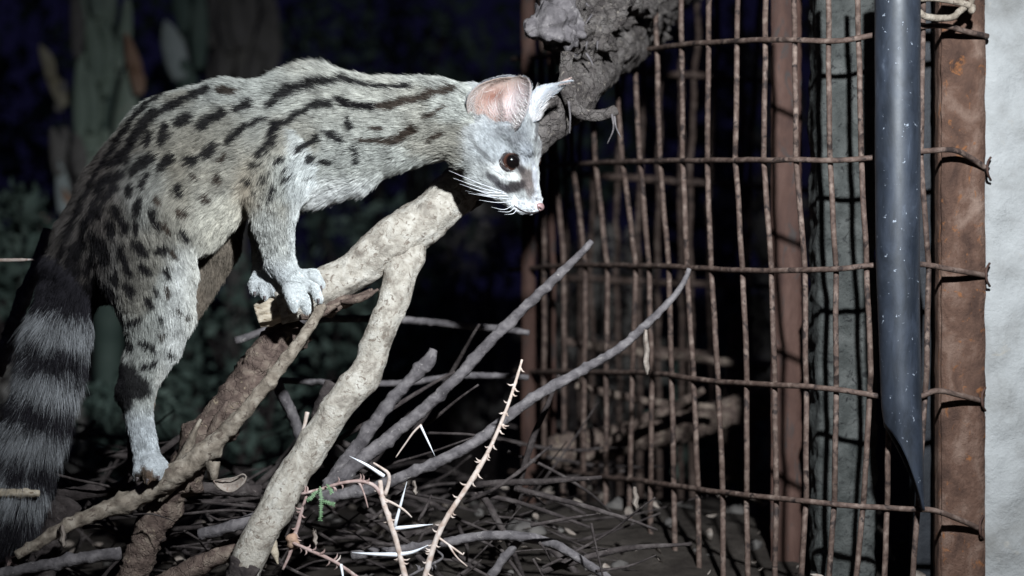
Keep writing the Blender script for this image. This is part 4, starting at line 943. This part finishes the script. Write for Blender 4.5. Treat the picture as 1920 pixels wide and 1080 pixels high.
def coat(pt, cid):
    """base colour of the hair rooted at pt (n,3); cid = index of the nearest chain"""
    x, y = side_px(pt); n = len(pt)
    wx = x + 3.0 * vnoise(pt, 130, 1) + 2 * vnoise(pt, 320, 2); wy = y + 3.0 * vnoise(pt, 130, 3) + 2 * vnoise(pt, 320, 4)
    wx = wx + 4.0 * vnoise(pt, 2300, 7); wy = wy + 4.0 * vnoise(pt, 2300, 8)
    col = np.tile(np.array((0.385, 0.388, 0.355)), (n, 1))
    def blend(c, a):
        nonlocal col
        col = col * (1 - a[:, None]) + np.array(c)[None] * a[:, None]
    names = list(CH); nm = np.array(names)[cid]
    blend((0.25, 0.225, 0.18), 0.7 * sm(vnoise(pt, 28, 5), -0.1, 0.5))
    blend((0.455, 0.445, 0.395), 0.8 * sm(x, 480, 600) * sm(-y, -300, -200) * sm(-x, -880, -700))                 # neck and shoulder, creamier
    blend((0.075, 0.063, 0.058), 0.94 * sm(-x - 50 * sm(y, 480, 620), -345, -190) * sm(y, 185, 290))               # dark rump fur, deepened further to stand for shade away from the lamp
    blend((0.72, 0.72, 0.70), 0.9 * sm(y, 315, 365) * sm(x, 545, 600))                                         # chest
    blend((0.66, 0.66, 0.63), 0.85 * sm(x + (y - 500) * 0.1, 300, 350) * sm(y, 440, 500) * np.isin(nm, ['thigh', 'torso', 'flank']))   # front of the thigh, lightened in colour as the side turned to the lamp
    blend((0.36, 0.31, 0.235), 0.55 * np.exp(-((x - 400) / 90) ** 2 - ((y - 330) / 70) ** 2))
    blend((0.55, 0.52, 0.44), 0.8 * sm(x, 335, 400) * sm(y, 350, 400) * (x < 470))
    blend((0.15, 0.112, 0.082), 0.85 * np.isin(nm, ['thigh_far', 'shank_far']))  # far hind leg coloured darker to stand for its shade
    blend((0.33, 0.27, 0.20), 0.7 * np.exp(-((x - 462) / 20) ** 2 - ((y - 370) / 45) ** 2))
    arm = np.isin(nm, ['arm', 'arm_far', 'paw', 'paw_far']) | np.char.startswith(nm, 'toe')
    blend((0.44, 0.44, 0.41), 0.8 * arm * sm(y, 380, 430)); blend((0.50, 0.515, 0.515), 0.95 * arm * sm(y, 465, 520)); blend((0.58, 0.60, 0.59), 0.6 * arm * sm(x, 535, 552))
    shank = np.isin(nm, ['shank']) | (np.char.startswith(nm, 'toe') & (y > 700))
    blend((0.50, 0.52, 0.53), 0.95 * shank * sm(y, 745, 800))
    # marks
    body = (x < 872)
    a = np.zeros(n)
    for poly, hw, c in SPOTS:
        d = seg_dist(wx, wy, poly); m = (1 - sm(d, hw * 0.70, hw * 1.18)) * body
        m = m * (~np.isin(nm, ['tail', 'thigh_far', 'shank_far'])) * 0.97
        blend(c, m)
    # tail rings
    s, d = tail_param(wx, wy); tl = (nm == 'tail'); s = s + 24 * vnoise(pt, 2100, 41) + 14 * vnoise(pt, 240, 42)
    ring = 0.5 + 0.5 * np.cos((s - 128) / 103 * 2 * np.pi); ring = sm(ring, 0.32, 0.85)
    blend((0.020, 0.018, 0.022), tl * 1.0); blend((0.30, 0.305, 0.312), tl * ring * sm(s, 60, 110) * 0.95)
    # head
    hd = np.isin(nm, ['skull', 'cheek', 'jaw', 'brow']) | (x > 890); w = sm(x, 850, 895) * hd
    blend((0.42, 0.425, 0.42), 0.8 * w)
    for (cx, cy, rx, ry, ang, c, st) in HEADMARKS:
        A = math.radians(ang); u = (x - cx) * math.cos(A) + (y - cy) * math.sin(A); v = -(x - cx) * math.sin(A) + (y - cy) * math.cos(A)
        blend(c, st * w * (1 - sm(np.hypot(u / rx, v / ry), 0.55, 1.15)))
    return np.clip(col, 0, 1)

def chain_field(pt):
    """nearest chain and blended hair direction at points"""
    n = len(pt); best = np.full(n, 1e9); cid = np.zeros(n, int); flow = np.zeros((n, 3))
    for ci, (name, c) in enumerate(CH.items()):
        P3 = np.array([list(P(x, y, d)) for x, y, d, r in c['n']]); rad = np.array([R(r, d) for x, y, d, r in c['n']]); ys = c['ys']
        for a, b, ra, rb in zip(P3[:-1], P3[1:], rad[:-1], rad[1:]):
            d = b - a; L2 = d[0] ** 2 + d[2] ** 2 + 1e-9
            t = np.clip(((pt[:, 0] - a[0]) * d[0] + (pt[:, 2] - a[2]) * d[2]) / L2, 0, 1)
            q = np.sqrt((pt[:, 0] - a[0] - d[0] * t) ** 2 + ((pt[:, 1] - a[1] - d[1] * t) / ys) ** 2 + (pt[:, 2] - a[2] - d[2] * t) ** 2) - (ra + (rb - ra) * t)
            flow += (d / np.linalg.norm(d))[None] * np.exp(-np.maximum(q, -0.004) / 0.006)[:, None] * (0.25 if name in ('flank', 'chest', 'cheek') else 1.0)
            m = q < best; best = np.where(m, q, best); cid = np.where(m, ci, cid)
    flow /= np.linalg.norm(flow, axis=1)[:, None] + 1e-9
    return cid, flow

def vcol_mat(name, rough, attr='coat', spec=0.2, sheen=0.0, tipdark=False):
    m, t, b = new_mat(name)
    at = t.nodes.new('ShaderNodeAttribute'); at.attribute_name = attr
    c = at.outputs['Color']
    t.links.new(c, b.inputs['Base Color']); b.inputs['Roughness'].default_value = rough; b.inputs['Specular IOR Level'].default_value = spec
    return m

def hair_obj(name, parent, root, nrm, flow, length, lift, col, rad0, curl=0.12, seed=0, npt=5, clump=0.35, clump_r=0.0035):
    n = len(root); rng = np.random.default_rng(seed)
    f = flow - nrm * (flow * nrm).sum(1)[:, None]; f /= np.linalg.norm(f, axis=1)[:, None] + 1e-9
    jit = np.stack([vnoise(root, 160, seed + 1), vnoise(root, 160, seed + 2), vnoise(root, 160, seed + 3)], 1) * 0.32 + rng.normal(0, curl, (n, 3))
    f = f + jit; f -= nrm * (f * nrm).sum(1)[:, None]; f /= np.linalg.norm(f, axis=1)[:, None] + 1e-9
    lift = lift + rng.normal(0, 0.09, n) + 0.12 * vnoise(root, 90, seed + 5)
    length = length * np.clip(rng.normal(1.0, 0.18, n), 0.5, 1.5)
    pos = np.zeros((n, npt, 3)); cur = root - nrm * 0.0004; pos[:, 0] = cur
    for k in range(1, npt):
        t = (k - 0.5) / (npt - 1); ang = lift * (1.35 - 0.75 * t)
        cur = cur + (nrm * np.sin(ang)[:, None] + f * np.cos(ang)[:, None]) * (length / (npt - 1))[:, None]; pos[:, k] = cur
    if clump:
        step = max(1, n // max(1, int(n / 14))); g = np.arange(0, n, step)
        kd = kdtree.KDTree(len(g))
        for j, i in enumerate(g): kd.insert(root[i], j)
        kd.balance()
        near = np.array([kd.find(r)[1] for r in root]); gi = g[near]
        off = pos[gi] - pos[gi][:, :1]; own = pos - pos[:, :1]; d0 = (root[gi] - root)
        for k in range(1, npt):
            w = clump * (k / (npt - 1)) ** 1.3
            tgt = pos[gi, k]
            lim = np.clip(1.4 - np.linalg.norm(d0, axis=1) / clump_r * 0.5, 0, 1)
            pos[:, k] += (tgt - pos[:, k]) * (w * lim)[:, None]
    cu = bpy.data.hair_curves.new(name); cu.add_curves([npt] * n)
    c = np.array(parent.location)
    cu.attributes['position'].data.foreach_set('vector', (pos - c).astype(np.float32).ravel())
    ra = cu.attributes.get('radius') or cu.attributes.new('radius', 'FLOAT', 'POINT')
    prof = np.array([1.0, 0.95, 0.8, 0.55, 0.12])[:npt] if npt == 5 else np.linspace(1, 0.12, npt)
    ra.data.foreach_set('value', (rad0[:, None] * prof[None]).astype(np.float32).ravel())
    ca = cu.attributes.new('coat', 'FLOAT_COLOR', 'CURVE')
    ca.data.foreach_set('color', np.concatenate([col, np.ones((n, 1))], 1).astype(np.float32).ravel())
    o = bpy.data.objects.new(name, cu); COL.objects.link(o); o.parent = parent
    cu.materials.append(M['fur'])
    return o

M['fur'] = vcol_mat('fur', 0.6, spec=0.10)
M['skin'] = vcol_mat('skin', 0.8, spec=0.15)

EYE = (962, 303); EYE2 = (1004, 300)
def make_genet():
    S, lo, h = build_sdf(); S = smooth_sdf(S, 1)
    V, Q = surface_nets(S, lo, h)
    base = np.array(list(P(270, 890, 0)))
    me = bpy.data.meshes.new('genet'); me.from_pydata((V - base).tolist(), [], Q.tolist()); me.update()
    me.polygons.foreach_set('use_smooth', [True] * len(me.polygons))
    g = bpy.data.objects.new('genet', me); COL.objects.link(g); g.location = base
    me.materials.append(M['skin'])
    tag(g, 'spotted genet with ringed tail standing on branches and looking down', 'genet')
    cid, _ = chain_field(V)
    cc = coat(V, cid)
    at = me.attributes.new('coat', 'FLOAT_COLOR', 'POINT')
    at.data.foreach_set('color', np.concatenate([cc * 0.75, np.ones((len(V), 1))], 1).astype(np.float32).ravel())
    # ---- hair roots
    tri = np.concatenate([Q[:, [0, 1, 2]], Q[:, [0, 2, 3]]]); A, B, C = V[tri[:, 0]], V[tri[:, 1]], V[tri[:, 2]]
    nf = np.cross(B - A, C - A); area = np.linalg.norm(nf, axis=1) / 2
    vn = np.zeros_like(V); fn = np.cross(V[Q[:, 2]] - V[Q[:, 0]], V[Q[:, 3]] - V[Q[:, 1]])
    for k in range(4): np.add.at(vn, Q[:, k], fn)
    vn /= np.linalg.norm(vn, axis=1)[:, None] + 1e-12
    cen = (A + B + C) / 3; nrm_t = vn[tri[:, 0]]
    away = np.where(nrm_t[:, 1] > 0.45, 0.35, 1.0)
    px, py = side_px(cen); head = px > 880
    dens = away * np.where(head, 2.2, 1.0) * np.where((py > 470) & (px > 440), 1.7, 1.0)
    w = area * dens; N = 430000
    pick = RNG.choice(len(tri), N, p=w / w.sum())
    u, v = RNG.random(N), RNG.random(N); fl = u + v > 1; u[fl], v[fl] = 1 - u[fl], 1 - v[fl]
    T3 = tri[pick]; root = V[T3[:, 0]] * (1 - u - v)[:, None] + V[T3[:, 1]] * u[:, None] + V[T3[:, 2]] * v[:, None]
    nr = vn[T3[:, 0]] * (1 - u - v)[:, None] + vn[T3[:, 1]] * u[:, None] + vn[T3[:, 2]] * v[:, None]
    nr /= np.linalg.norm(nr, axis=1)[:, None] + 1e-12
    cid, flow = chain_field(root); x, y = side_px(root); names = np.array(list(CH))[cid]
    keep = np.hypot((x - EYE[0]) / 18, (y - EYE[1]) / 15) > 1
    keep &= ~((x > 1006) & (y > 378))
    root, nr, flow, cid, x, y, names = [q[keep] for q in (root, nr, flow, cid, x, y, names)]
    # lengths (m) and lift (rad) by region
    L = np.full(len(root), 0.0098); lift = np.full(len(root), 0.36)
    ridge = np.exp(-((x - 575) / 70) ** 2) * sm(-y, -215, -120); L += 0.007 * ridge; lift += 0.22 * ridge
    L += 0.004 * sm(-y, -200, -140) * (x > 620) * (x < 880)
    belly = sm(y, 300, 350) * (x > 540) * (x < 800); L += 0.003 * belly
    is_ = lambda *a: np.isin(names, a)
    hm = is_('skull', 'cheek', 'jaw', 'brow') | (x > 905); hw = sm(x, 850, 905)
    L = L * (1 - hw) + hw * (0.0072 - 0.0034 * sm(y, 290, 380)); lift = lift * (1 - hw) + hw * 0.30
    ear = np.hypot((x - 935) / 62, (y - 195) / 50) < 1; L = np.where(ear & (x > 860), np.minimum(L, 0.004), L)
    arm = is_('arm', 'arm_far'); L = np.where(arm, L * (1 - sm(y, 340, 440)) + 0.0062 * sm(y, 340, 440), L)
    pawm = is_('paw', 'paw_far') | np.char.startswith(names, 'toe'); L = np.where(pawm, np.where(np.char.startswith(names, 'toe'), 0.0026, 0.0042), L); lift = np.where(pawm, 0.30, lift)
    th = is_('thigh'); L = np.where(th, L * (1 - sm(y, 600, 720)) + 0.007 * sm(y, 600, 720), L)
    L = np.where(is_('shank', 'shank_far'), 0.0048, L); lift = np.where(is_('shank', 'shank_far'), 0.26, lift)
    tl = is_('tail'); s, d = tail_param(x, y); L = np.where(tl, 0.017 + 0.014 * sm(s, 30, 120), L); lift = np.where(tl, 0.52, lift)
    rump = sm(-x, -260, -150) * (y < 560) * ~tl; L += 0.003 * rump
    ft = flow - nr * (flow * nr).sum(1)[:, None]
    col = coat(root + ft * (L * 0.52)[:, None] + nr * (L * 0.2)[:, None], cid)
    rn = np.clip(RNG.normal(1.0, 0.15, len(root)), .4, 1.7) * (1 + 0.30 * vnoise(root, 330, 31) + 0.24 * vnoise(root, 150, 32)); col = np.clip(col * rn[:, None], 0.004, 0.9)
    # a share of dark guard hairs in the light coat of the back
    gd = (RNG.random(len(root)) < 0.08) & (x < 880) & (y < 480); col[gd] *= 0.35
    rad0 = np.where(hm | pawm, 0.00012, 0.00014) * np.clip(RNG.normal(1, .2, len(root)), .5, 1.6); rad0 = np.where(tl, 0.00015, rad0)
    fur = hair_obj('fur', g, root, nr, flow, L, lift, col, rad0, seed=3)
    fur['kind'] = 'stuff'
    return g, S, lo, h
GENET, SDF, SLO, SH = make_genet()

def skin_y(px, py):
    """depth of the near body surface on the sight line through a pixel"""
    for d in np.arange(-0.08, 0.08, 0.0005):
        p = P(px, py, d); i = np.round((np.array(p) - SLO) / SH).astype(int)
        if np.all(i >= 0) and np.all(i < SDF.shape) and SDF[tuple(i)] < 0: return d
    return 0.0

# ---- eyes
def eye_mat():
    m, t, b = new_mat('eye')
    tc = t.nodes.new('ShaderNodeTexCoord'); sp = t.nodes.new('ShaderNodeSeparateXYZ'); t.links.new(tc.outputs['Object'], sp.inputs[0])
    le = t.nodes.new('ShaderNodeVectorMath'); le.operation = 'LENGTH'; cb = t.nodes.new('ShaderNodeCombineXYZ')
    t.links.new(sp.outputs[0], cb.inputs[0]); t.links.new(sp.outputs[1], cb.inputs[1]); t.links.new(cb.outputs[0], le.inputs[0])
    sc = t.nodes.new('ShaderNodeMath'); sc.operation = 'MULTIPLY'; sc.inputs[1].default_value = 1 / 0.0122; t.links.new(le.outputs['Value'], sc.inputs[0])
    r = ramp(t, [(0.0, (0.004, 0.003, 0.003)), (0.50, (0.004, 0.003, 0.003)), (0.57, (0.03, 0.013, 0.009)), (0.68, (0.06, 0.028, 0.02)), (0.75, (0.035, 0.016, 0.012)), (0.84, (0.008, 0.006, 0.006))])
    t.links.new(sc.outputs[0], r.inputs[0]); t.links.new(r.outputs[0], b.inputs['Base Color'])
    b.inputs['Roughness'].default_value = 0.06; b.inputs['Specular IOR Level'].default_value = 0.6
    b.inputs['Coat Weight'].default_value = 1.0; b.inputs['Coat Roughness'].default_value = 0.02
    return m
M['eye'] = eye_mat()
M['lid'] = surface('eyelid', (0.012, 0.009, 0.009), (0.02, 0.015, 0.015), (0.035, 0.026, 0.024), 200, None, bump=0.2, rough=0.7)
M['nose'] = surface('nose', (0.17, 0.10, 0.10), (0.27, 0.165, 0.16), (0.35, 0.235, 0.23), 160, None, bump=0.3, bump_scale=900, rough=0.4, spec=0.5, dist=0.0005)
M['whisker'] = surface('whisker', (0.6, 0.6, 0.62), (0.75, 0.75, 0.78), (0.8, 0.8, 0.82), 60, None, bump=0.0, rough=0.4)
M['claw'] = surface('claw', (0.05, 0.04, 0.04), (0.12, 0.10, 0.10), (0.2, 0.18, 0.17), 200, None, bump=0.1, rough=0.35)

def rel_obj(name, V, F, mat, loc, rot, parent=GENET):
    me = bpy.data.meshes.new(name); me.from_pydata([tuple(v) for v in V], [], F); me.update()
    me.polygons.foreach_set('use_smooth', [True] * len(me.polygons)); me.materials.append(M[mat])
    o = bpy.data.objects.new(name, me); COL.objects.link(o); o.parent = parent
    o.location = Vector(loc) - parent.location; o.rotation_euler = rot; return o
def uv_sphere(r, nu=28, nv=18, sc=(1, 1, 1)):
    V, F = [], []
    for i in range(nv + 1):
        for k in range(nu):
            th = math.pi * i / nv; ph = 2 * math.pi * k / nu
            V.append((r * sc[0] * math.sin(th) * math.cos(ph), r * sc[1] * math.sin(th) * math.sin(ph), r * sc[2] * math.cos(th)))
    for i in range(nv):
        for k in range(nu): F.append((i * nu + k, (i + 1) * nu + k, (i + 1) * nu + (k + 1) % nu, i * nu + (k + 1) % nu))
    return V, F
def torus(R0, r0, sx=1, sy=1, nu=32, nv=10):
    V, F = [], []
    for i in range(nu):
        a = 2 * math.pi * i / nu
        for k in range(nv):
            b = 2 * math.pi * k / nv
            V.append((math.cos(a) * (R0 + r0 * math.cos(b)) * sx, math.sin(a) * (R0 + r0 * math.cos(b)) * sy, r0 * math.sin(b)))
    for i in range(nu):
        for k in range(nv): F.append((i * nv + k, ((i + 1) % nu) * nv + k, ((i + 1) % nu) * nv + (k + 1) % nv, i * nv + (k + 1) % nv))
    return V, F
def eye(px, py, dirn, er=0.0122, sink=0.66):
    d = skin_y(px, py); c = P(px, py, d); dirn = Vector(dirn).normalized()
    q = dirn.to_track_quat('Z', 'Y').to_euler()
    V, F = uv_sphere(er); o = rel_obj('eye', V, F, 'eye', c - dirn * er * sink, q)
    V, F = torus(er * 0.82, er * 0.16, 1.10, 0.90); rel_obj('eyelid', V, F, 'lid', c - dirn * er * (sink - 0.56), q)
    return o
eye(961, 303, (0.30, -1, 0.02))
# far eye on the other side of the face
fe = P(1004, 300, 0.012); dv = Vector((0.85, 0.5, 0.0)).normalized()
V, F = uv_sphere(0.0105); rel_obj('eye', V, F, 'eye', fe - dv * 0.0060, dv.to_track_quat('Z', 'Y').to_euler())

# ---- nose with nostrils
def nose():
    V, F = uv_sphere(1.0, 28, 18); out = []
    for v in V:
        p = Vector(v); q = Vector((p.x * 0.0050, p.y * 0.0058, p.z * 0.0043))
        for sy in (-1, 1):
            nd = (p - Vector((0.55, 0.62 * sy, -0.25)).normalized()).length
            q *= 1 - 0.35 * math.exp(-(nd / 0.28) ** 2)
        if p.z > 0: q.y *= 1.12
        out.append(q)
    rel_obj('nose', out, F, 'nose', P(1011, 387, -0.014), (0, math.radians(38), math.radians(-12)))
nose()
# mouth line
V, F = tube([P(1010, 397, -0.020), P(996, 400, -0.026), P(980, 396, -0.028), P(964, 386, -0.026)], [R(1.2), R(1.8), R(1.8), R(1)], 0.002, 8)
mesh_obj('mouth', V, F, M['lid'], GENET)

# ---- whiskers
rrw = random.Random(3)
for (x0, y0, x1, y1) in [(945, 360, 842, 320), (950, 364, 850, 334), (954, 368, 881, 352), (957, 373, 878, 362), (958, 378, 898, 375), (962, 384, 921, 388), (948, 362, 862, 345), (966, 388, 934, 396), (952, 366, 872, 357), (970, 390, 946, 402)]:
    d0 = -0.026; mx, my = (x0 + x1) / 2 + 4, (y0 + y1) / 2 + rrw.uniform(2, 7); dd = rrw.uniform(-0.05, -0.03)
    V, F = tube([P(x0, y0, d0), P(mx, my, (d0 + dd) / 2 - 0.004), P(x1, y1, dd)], [0.00030, 0.00024, 0.00008], 0.004, 6)
    mesh_obj('whisker', V, F, M['whisker'], GENET)

# ---- claws
for (x0, y0, x1, y1, d) in [(601, 536, 604, 548, -0.0235), (597, 560, 597, 571, -0.037), (576, 576, 575, 586, -0.045), (557, 571, 557, 581, -0.048), (478, 547, 477, 556, -0.014), (496, 555, 496, 563, -0.018), (277, 898, 274, 908, -0.058), (297, 892, 297, 902, -0.054), (258, 895, 255, 904, -0.052)]:
    V, F = cone(P(x0, y0, d), P(x1, y1, d), R(3.2), 7); mesh_obj('claw', V, F, M['claw'], GENET)

# ---- ears: cupped shells with a short-haired rim
def ear_mat():
    m, t, b = new_mat('ear_skin')
    at = t.nodes.new('ShaderNodeAttribute'); at.attribute_name = 'coat'
    t.links.new(at.outputs['Color'], b.inputs['Base Color'])
    b.inputs['Roughness'].default_value = 0.9; b.inputs['Specular IOR Level'].default_value = 0.08
    b.inputs['Subsurface Weight'].default_value = 0.15; b.inputs['Subsurface Scale'].default_value = 0.004; b.inputs['Subsurface Radius'].default_value = (1, 0.35, 0.2)
    return m
M['ear_skin'] = ear_mat()
def lerp_rows(rows, n):
    out = []
    rows = np.array(rows, float); s = np.linspace(0, len(rows) - 1, n)
    for q in s:
        i = min(int(q), len(rows) - 2); t = q - i
        p0 = rows[max(i - 1, 0)]; p1 = rows[i]; p2 = rows[i + 1]; p3 = rows[min(i + 2, len(rows) - 1)]
        out.append(0.5 * (2 * p1 + (p2 - p0) * t + (2 * p0 - 5 * p1 + 4 * p2 - p3) * t * t + (3 * p1 - p0 - 3 * p2 + p3) * t ** 3))
    return out
def ear(rows, label, inner, rim, outer, hair_seed, hair_out):
    """rows base->tip: (xl, yl, dl, xr, yr, dr, cup depth)"""
    rows = [tuple(r) if not label else (r[0] + (945 - r[0]) * 0.06, r[1] + (215 - r[1]) * 0.05, r[2] + 0.002, r[3] + (945 - r[3]) * 0.05, r[4] + (215 - r[4]) * 0.05, r[5] - 0.004, r[6]) for r in rows]
    R_ = lerp_rows(rows, 22); K = 26; V, C, H = [], [], []
    for i, r in enumerate(R_):
        a = P(r[0], r[1], r[2]); b = P(r[3], r[4], r[5])
        for k in range(K + 1):
            s = k / K; p = a.lerp(b, s)
            bow = math.sin(math.pi * s) ** 0.75
            p = p + Vector((0, 1, 0)) * (r[6] * bow)
            f_ = i / 21
            if label: p = p + Vector((0, 1, 0)) * (0.000 * math.exp(-((s - 0.36) / 0.16) ** 2 - ((f_ - 0.46) / 0.12) ** 2) - 0.007 * math.exp(-((s - 0.60 + 0.3 * (f_ - .4)) / 0.08) ** 2 - ((f_ - 0.42) / 0.2) ** 2) - 0.004 * math.exp(-((s - 0.16) / 0.06) ** 2 - ((f_ - 0.5) / 0.25) ** 2))
            p = p + Vector((0, 1, 0)) * 0.0008 * noise.noise(p * 140)
            V.append(p)
            e = min(s, 1 - s) * 2; e = min(e, (1 - i / (len(R_) - 1)) * 1.6)
            t = min(1, e / (0.40 if label else 0.28))
            c = Vector(rim).lerp(Vector(inner), t * t * (3 - 2 * t)); f_ = i / 21
            if label:
                c = c.lerp(Vector((0.27, 0.21, 0.18)), 0.7 * math.exp(-((f_ - 0.85) / 0.22) ** 2) + 0.5 * math.exp(-(s / 0.22) ** 2))
                c = c.lerp(Vector((0.43, 0.37, 0.37)), 0.85 * math.exp(-((s - 0.80) / 0.20) ** 2 - ((f_ - 0.40) / 0.34) ** 2))
                c = c.lerp(Vector((0.15, 0.06, 0.04)), 0.9 * math.exp(-((s - 0.38) / 0.13) ** 2 - ((f_ - 0.52) / 0.08) ** 2))  # deep fold: shade of the hollow put into the colour
                c = c.lerp(Vector((0.62, 0.50, 0.48)), 0.6 * math.exp(-((s - 0.52) / 0.14) ** 2 - ((f_ - 0.36) / 0.10) ** 2))
            C.append(c)
    n = K + 1
    F = [(i * n + k, i * n + k + 1, (i + 1) * n + k + 1, (i + 1) * n + k) for i in range(len(R_) - 1) for k in range(K)]
    # thickness: back shell in the outer colour
    N0 = len(V); me_t = bpy.data.meshes.new('t'); me_t.from_pydata(V, [], F); me_t.update()
    nn = [Vector(v.normal) for v in me_t.vertices]; bpy.data.meshes.remove(me_t)
    sgn = 1 if sum(q.y for q in nn) > 0 else -1
    for i in range(N0):
        s = (i % n) / K; edge = min(1, min(s, 1 - s) * 9) * min(1, (1 - (i // n) / (len(R_) - 1)) * 8 + 0.1)
        V.append(V[i] + nn[i] * sgn * (0.0005 + 0.0016 * edge)); C.append(Vector(outer))
    F2 = [tuple(j + N0 for j in reversed(f)) for f in F]
    rimf = [(i * n, i * n + N0, (i + 1) * n + N0, (i + 1) * n) for i in range(len(R_) - 1)] + [(i * n + K, (i + 1) * n + K, (i + 1) * n + K + N0, i * n + K + N0) for i in range(len(R_) - 1)]
    top = (len(R_) - 1) * n; rimf += [(top + k, top + k + N0, top + k + 1 + N0, top + k + 1) for k in range(K)]
    if sgn < 0: F = [tuple(reversed(f)) for f in F]; F2 = [tuple(reversed(f)) for f in F2]
    o = mesh_obj('ear', V, F + F2 + rimf, M['ear_skin'], GENET)
    at = o.data.attributes.new('coat', 'FLOAT_COLOR', 'POINT')
    at.data.foreach_set('color', np.concatenate([np.array([list(c) for c in C]), np.ones((len(C), 1))], 1).astype(np.float32).ravel())
    # short hair: outside, rim, and tufts at the inner base
    rng = np.random.default_rng(hair_seed); Vn = np.array([list(v) for v in V]); NN = np.array([list(q * sgn) for q in nn]); Cn = np.array([list(c) for c in C])
    roots, nrs, fl, ln, cl, lf = [], [], [], [], [], []
    rows_n = len(R_)
    for _ in range(hair_out):
        i = rng.integers(0, rows_n - 1); k = rng.integers(0, K); a = i * n + k
        u, v = rng.random(2); p = Vn[a] * (1 - u) * (1 - v) + Vn[a + 1] * u * (1 - v) + Vn[a + n] * (1 - u) * v + Vn[a + n + 1] * u * v
        up = Vn[a + n] - Vn[a]; up = up / (np.linalg.norm(up) + 1e-9)
        back = rng.random() < 0.5; s = (k + u) / K; edge = min(s, 1 - s) < 0.10 or i > rows_n - 4
        if not back and not edge and rng.random() < 0.55: continue
        nv_ = NN[a] if back else -NN[a]
        if back: p = p + NN[a] * 0.0021
        roots.append(p); nrs.append(nv_); fl.append(up + rng.normal(0, .25, 3) + ((Vn[a + 1] - Vn[a]) / (np.linalg.norm(Vn[a + 1] - Vn[a]) + 1e-9)) * (0.7 if s < .1 else -0.7 if s > .9 else 0))
        base_t = (not back) and rng.random() < 0.9 * math.exp(-(i / rows_n / 0.26) ** 2)
        ln.append(0.008 if base_t and rng.random() < .6 else 0.0026); lf.append(0.5 if base_t else 0.35)
        cl.append(np.array(outer) if back else (Cn[a] * 1.0 if not base_t else np.array((0.66, 0.62, 0.60))))
    if roots:
        hr = hair_obj('ear_fur', GENET, np.array(roots), np.array(nrs), np.array(fl), np.array(ln), np.array(lf), np.clip(np.array(cl) * rng.normal(1, .12, (len(cl), 1)), 0.01, .9), np.full(len(roots), 0.00011), seed=hair_seed, clump=0)
        hr['kind'] = 'stuff'
    return o
ear([(898, 254, -0.008, 962, 254, -0.020, 0.004), (882, 232, -0.018, 978, 234, -0.034, 0.008), (871, 204, -0.024, 990, 206, -0.042, 0.013), (874, 178, -0.028, 997, 178, -0.044, 0.018), (896, 156, -0.028, 998, 157, -0.040, 0.020), (930, 144, -0.024, 992, 144, -0.033, 0.013), (956, 141, -0.020, 984, 141, -0.026, 0.005)],
    'near', (0.29, 0.19, 0.16), (0.21, 0.195, 0.19), (0.24, 0.24, 0.25), 11, 16000)  # inner tone lowered to stand for shade inside the cup
ear([(986, 236, -0.020, 1012, 226, 0.004, -0.006), (988, 205, -0.014, 1019, 206, 0.010, -0.010), (994, 180, -0.004, 1028, 190, 0.016, -0.012), (1006, 163, 0.004, 1042, 178, 0.022, -0.010), (1030, 157, 0.010, 1056, 166, 0.026, -0.006), (1052, 154, 0.014, 1066, 157, 0.026, -0.003), (1068, 151, 0.018, 1072, 152, 0.024, -0.001)],
    '', (0.36, 0.37, 0.39), (0.42, 0.43, 0.45), (0.36, 0.27, 0.24), 12, 5000)
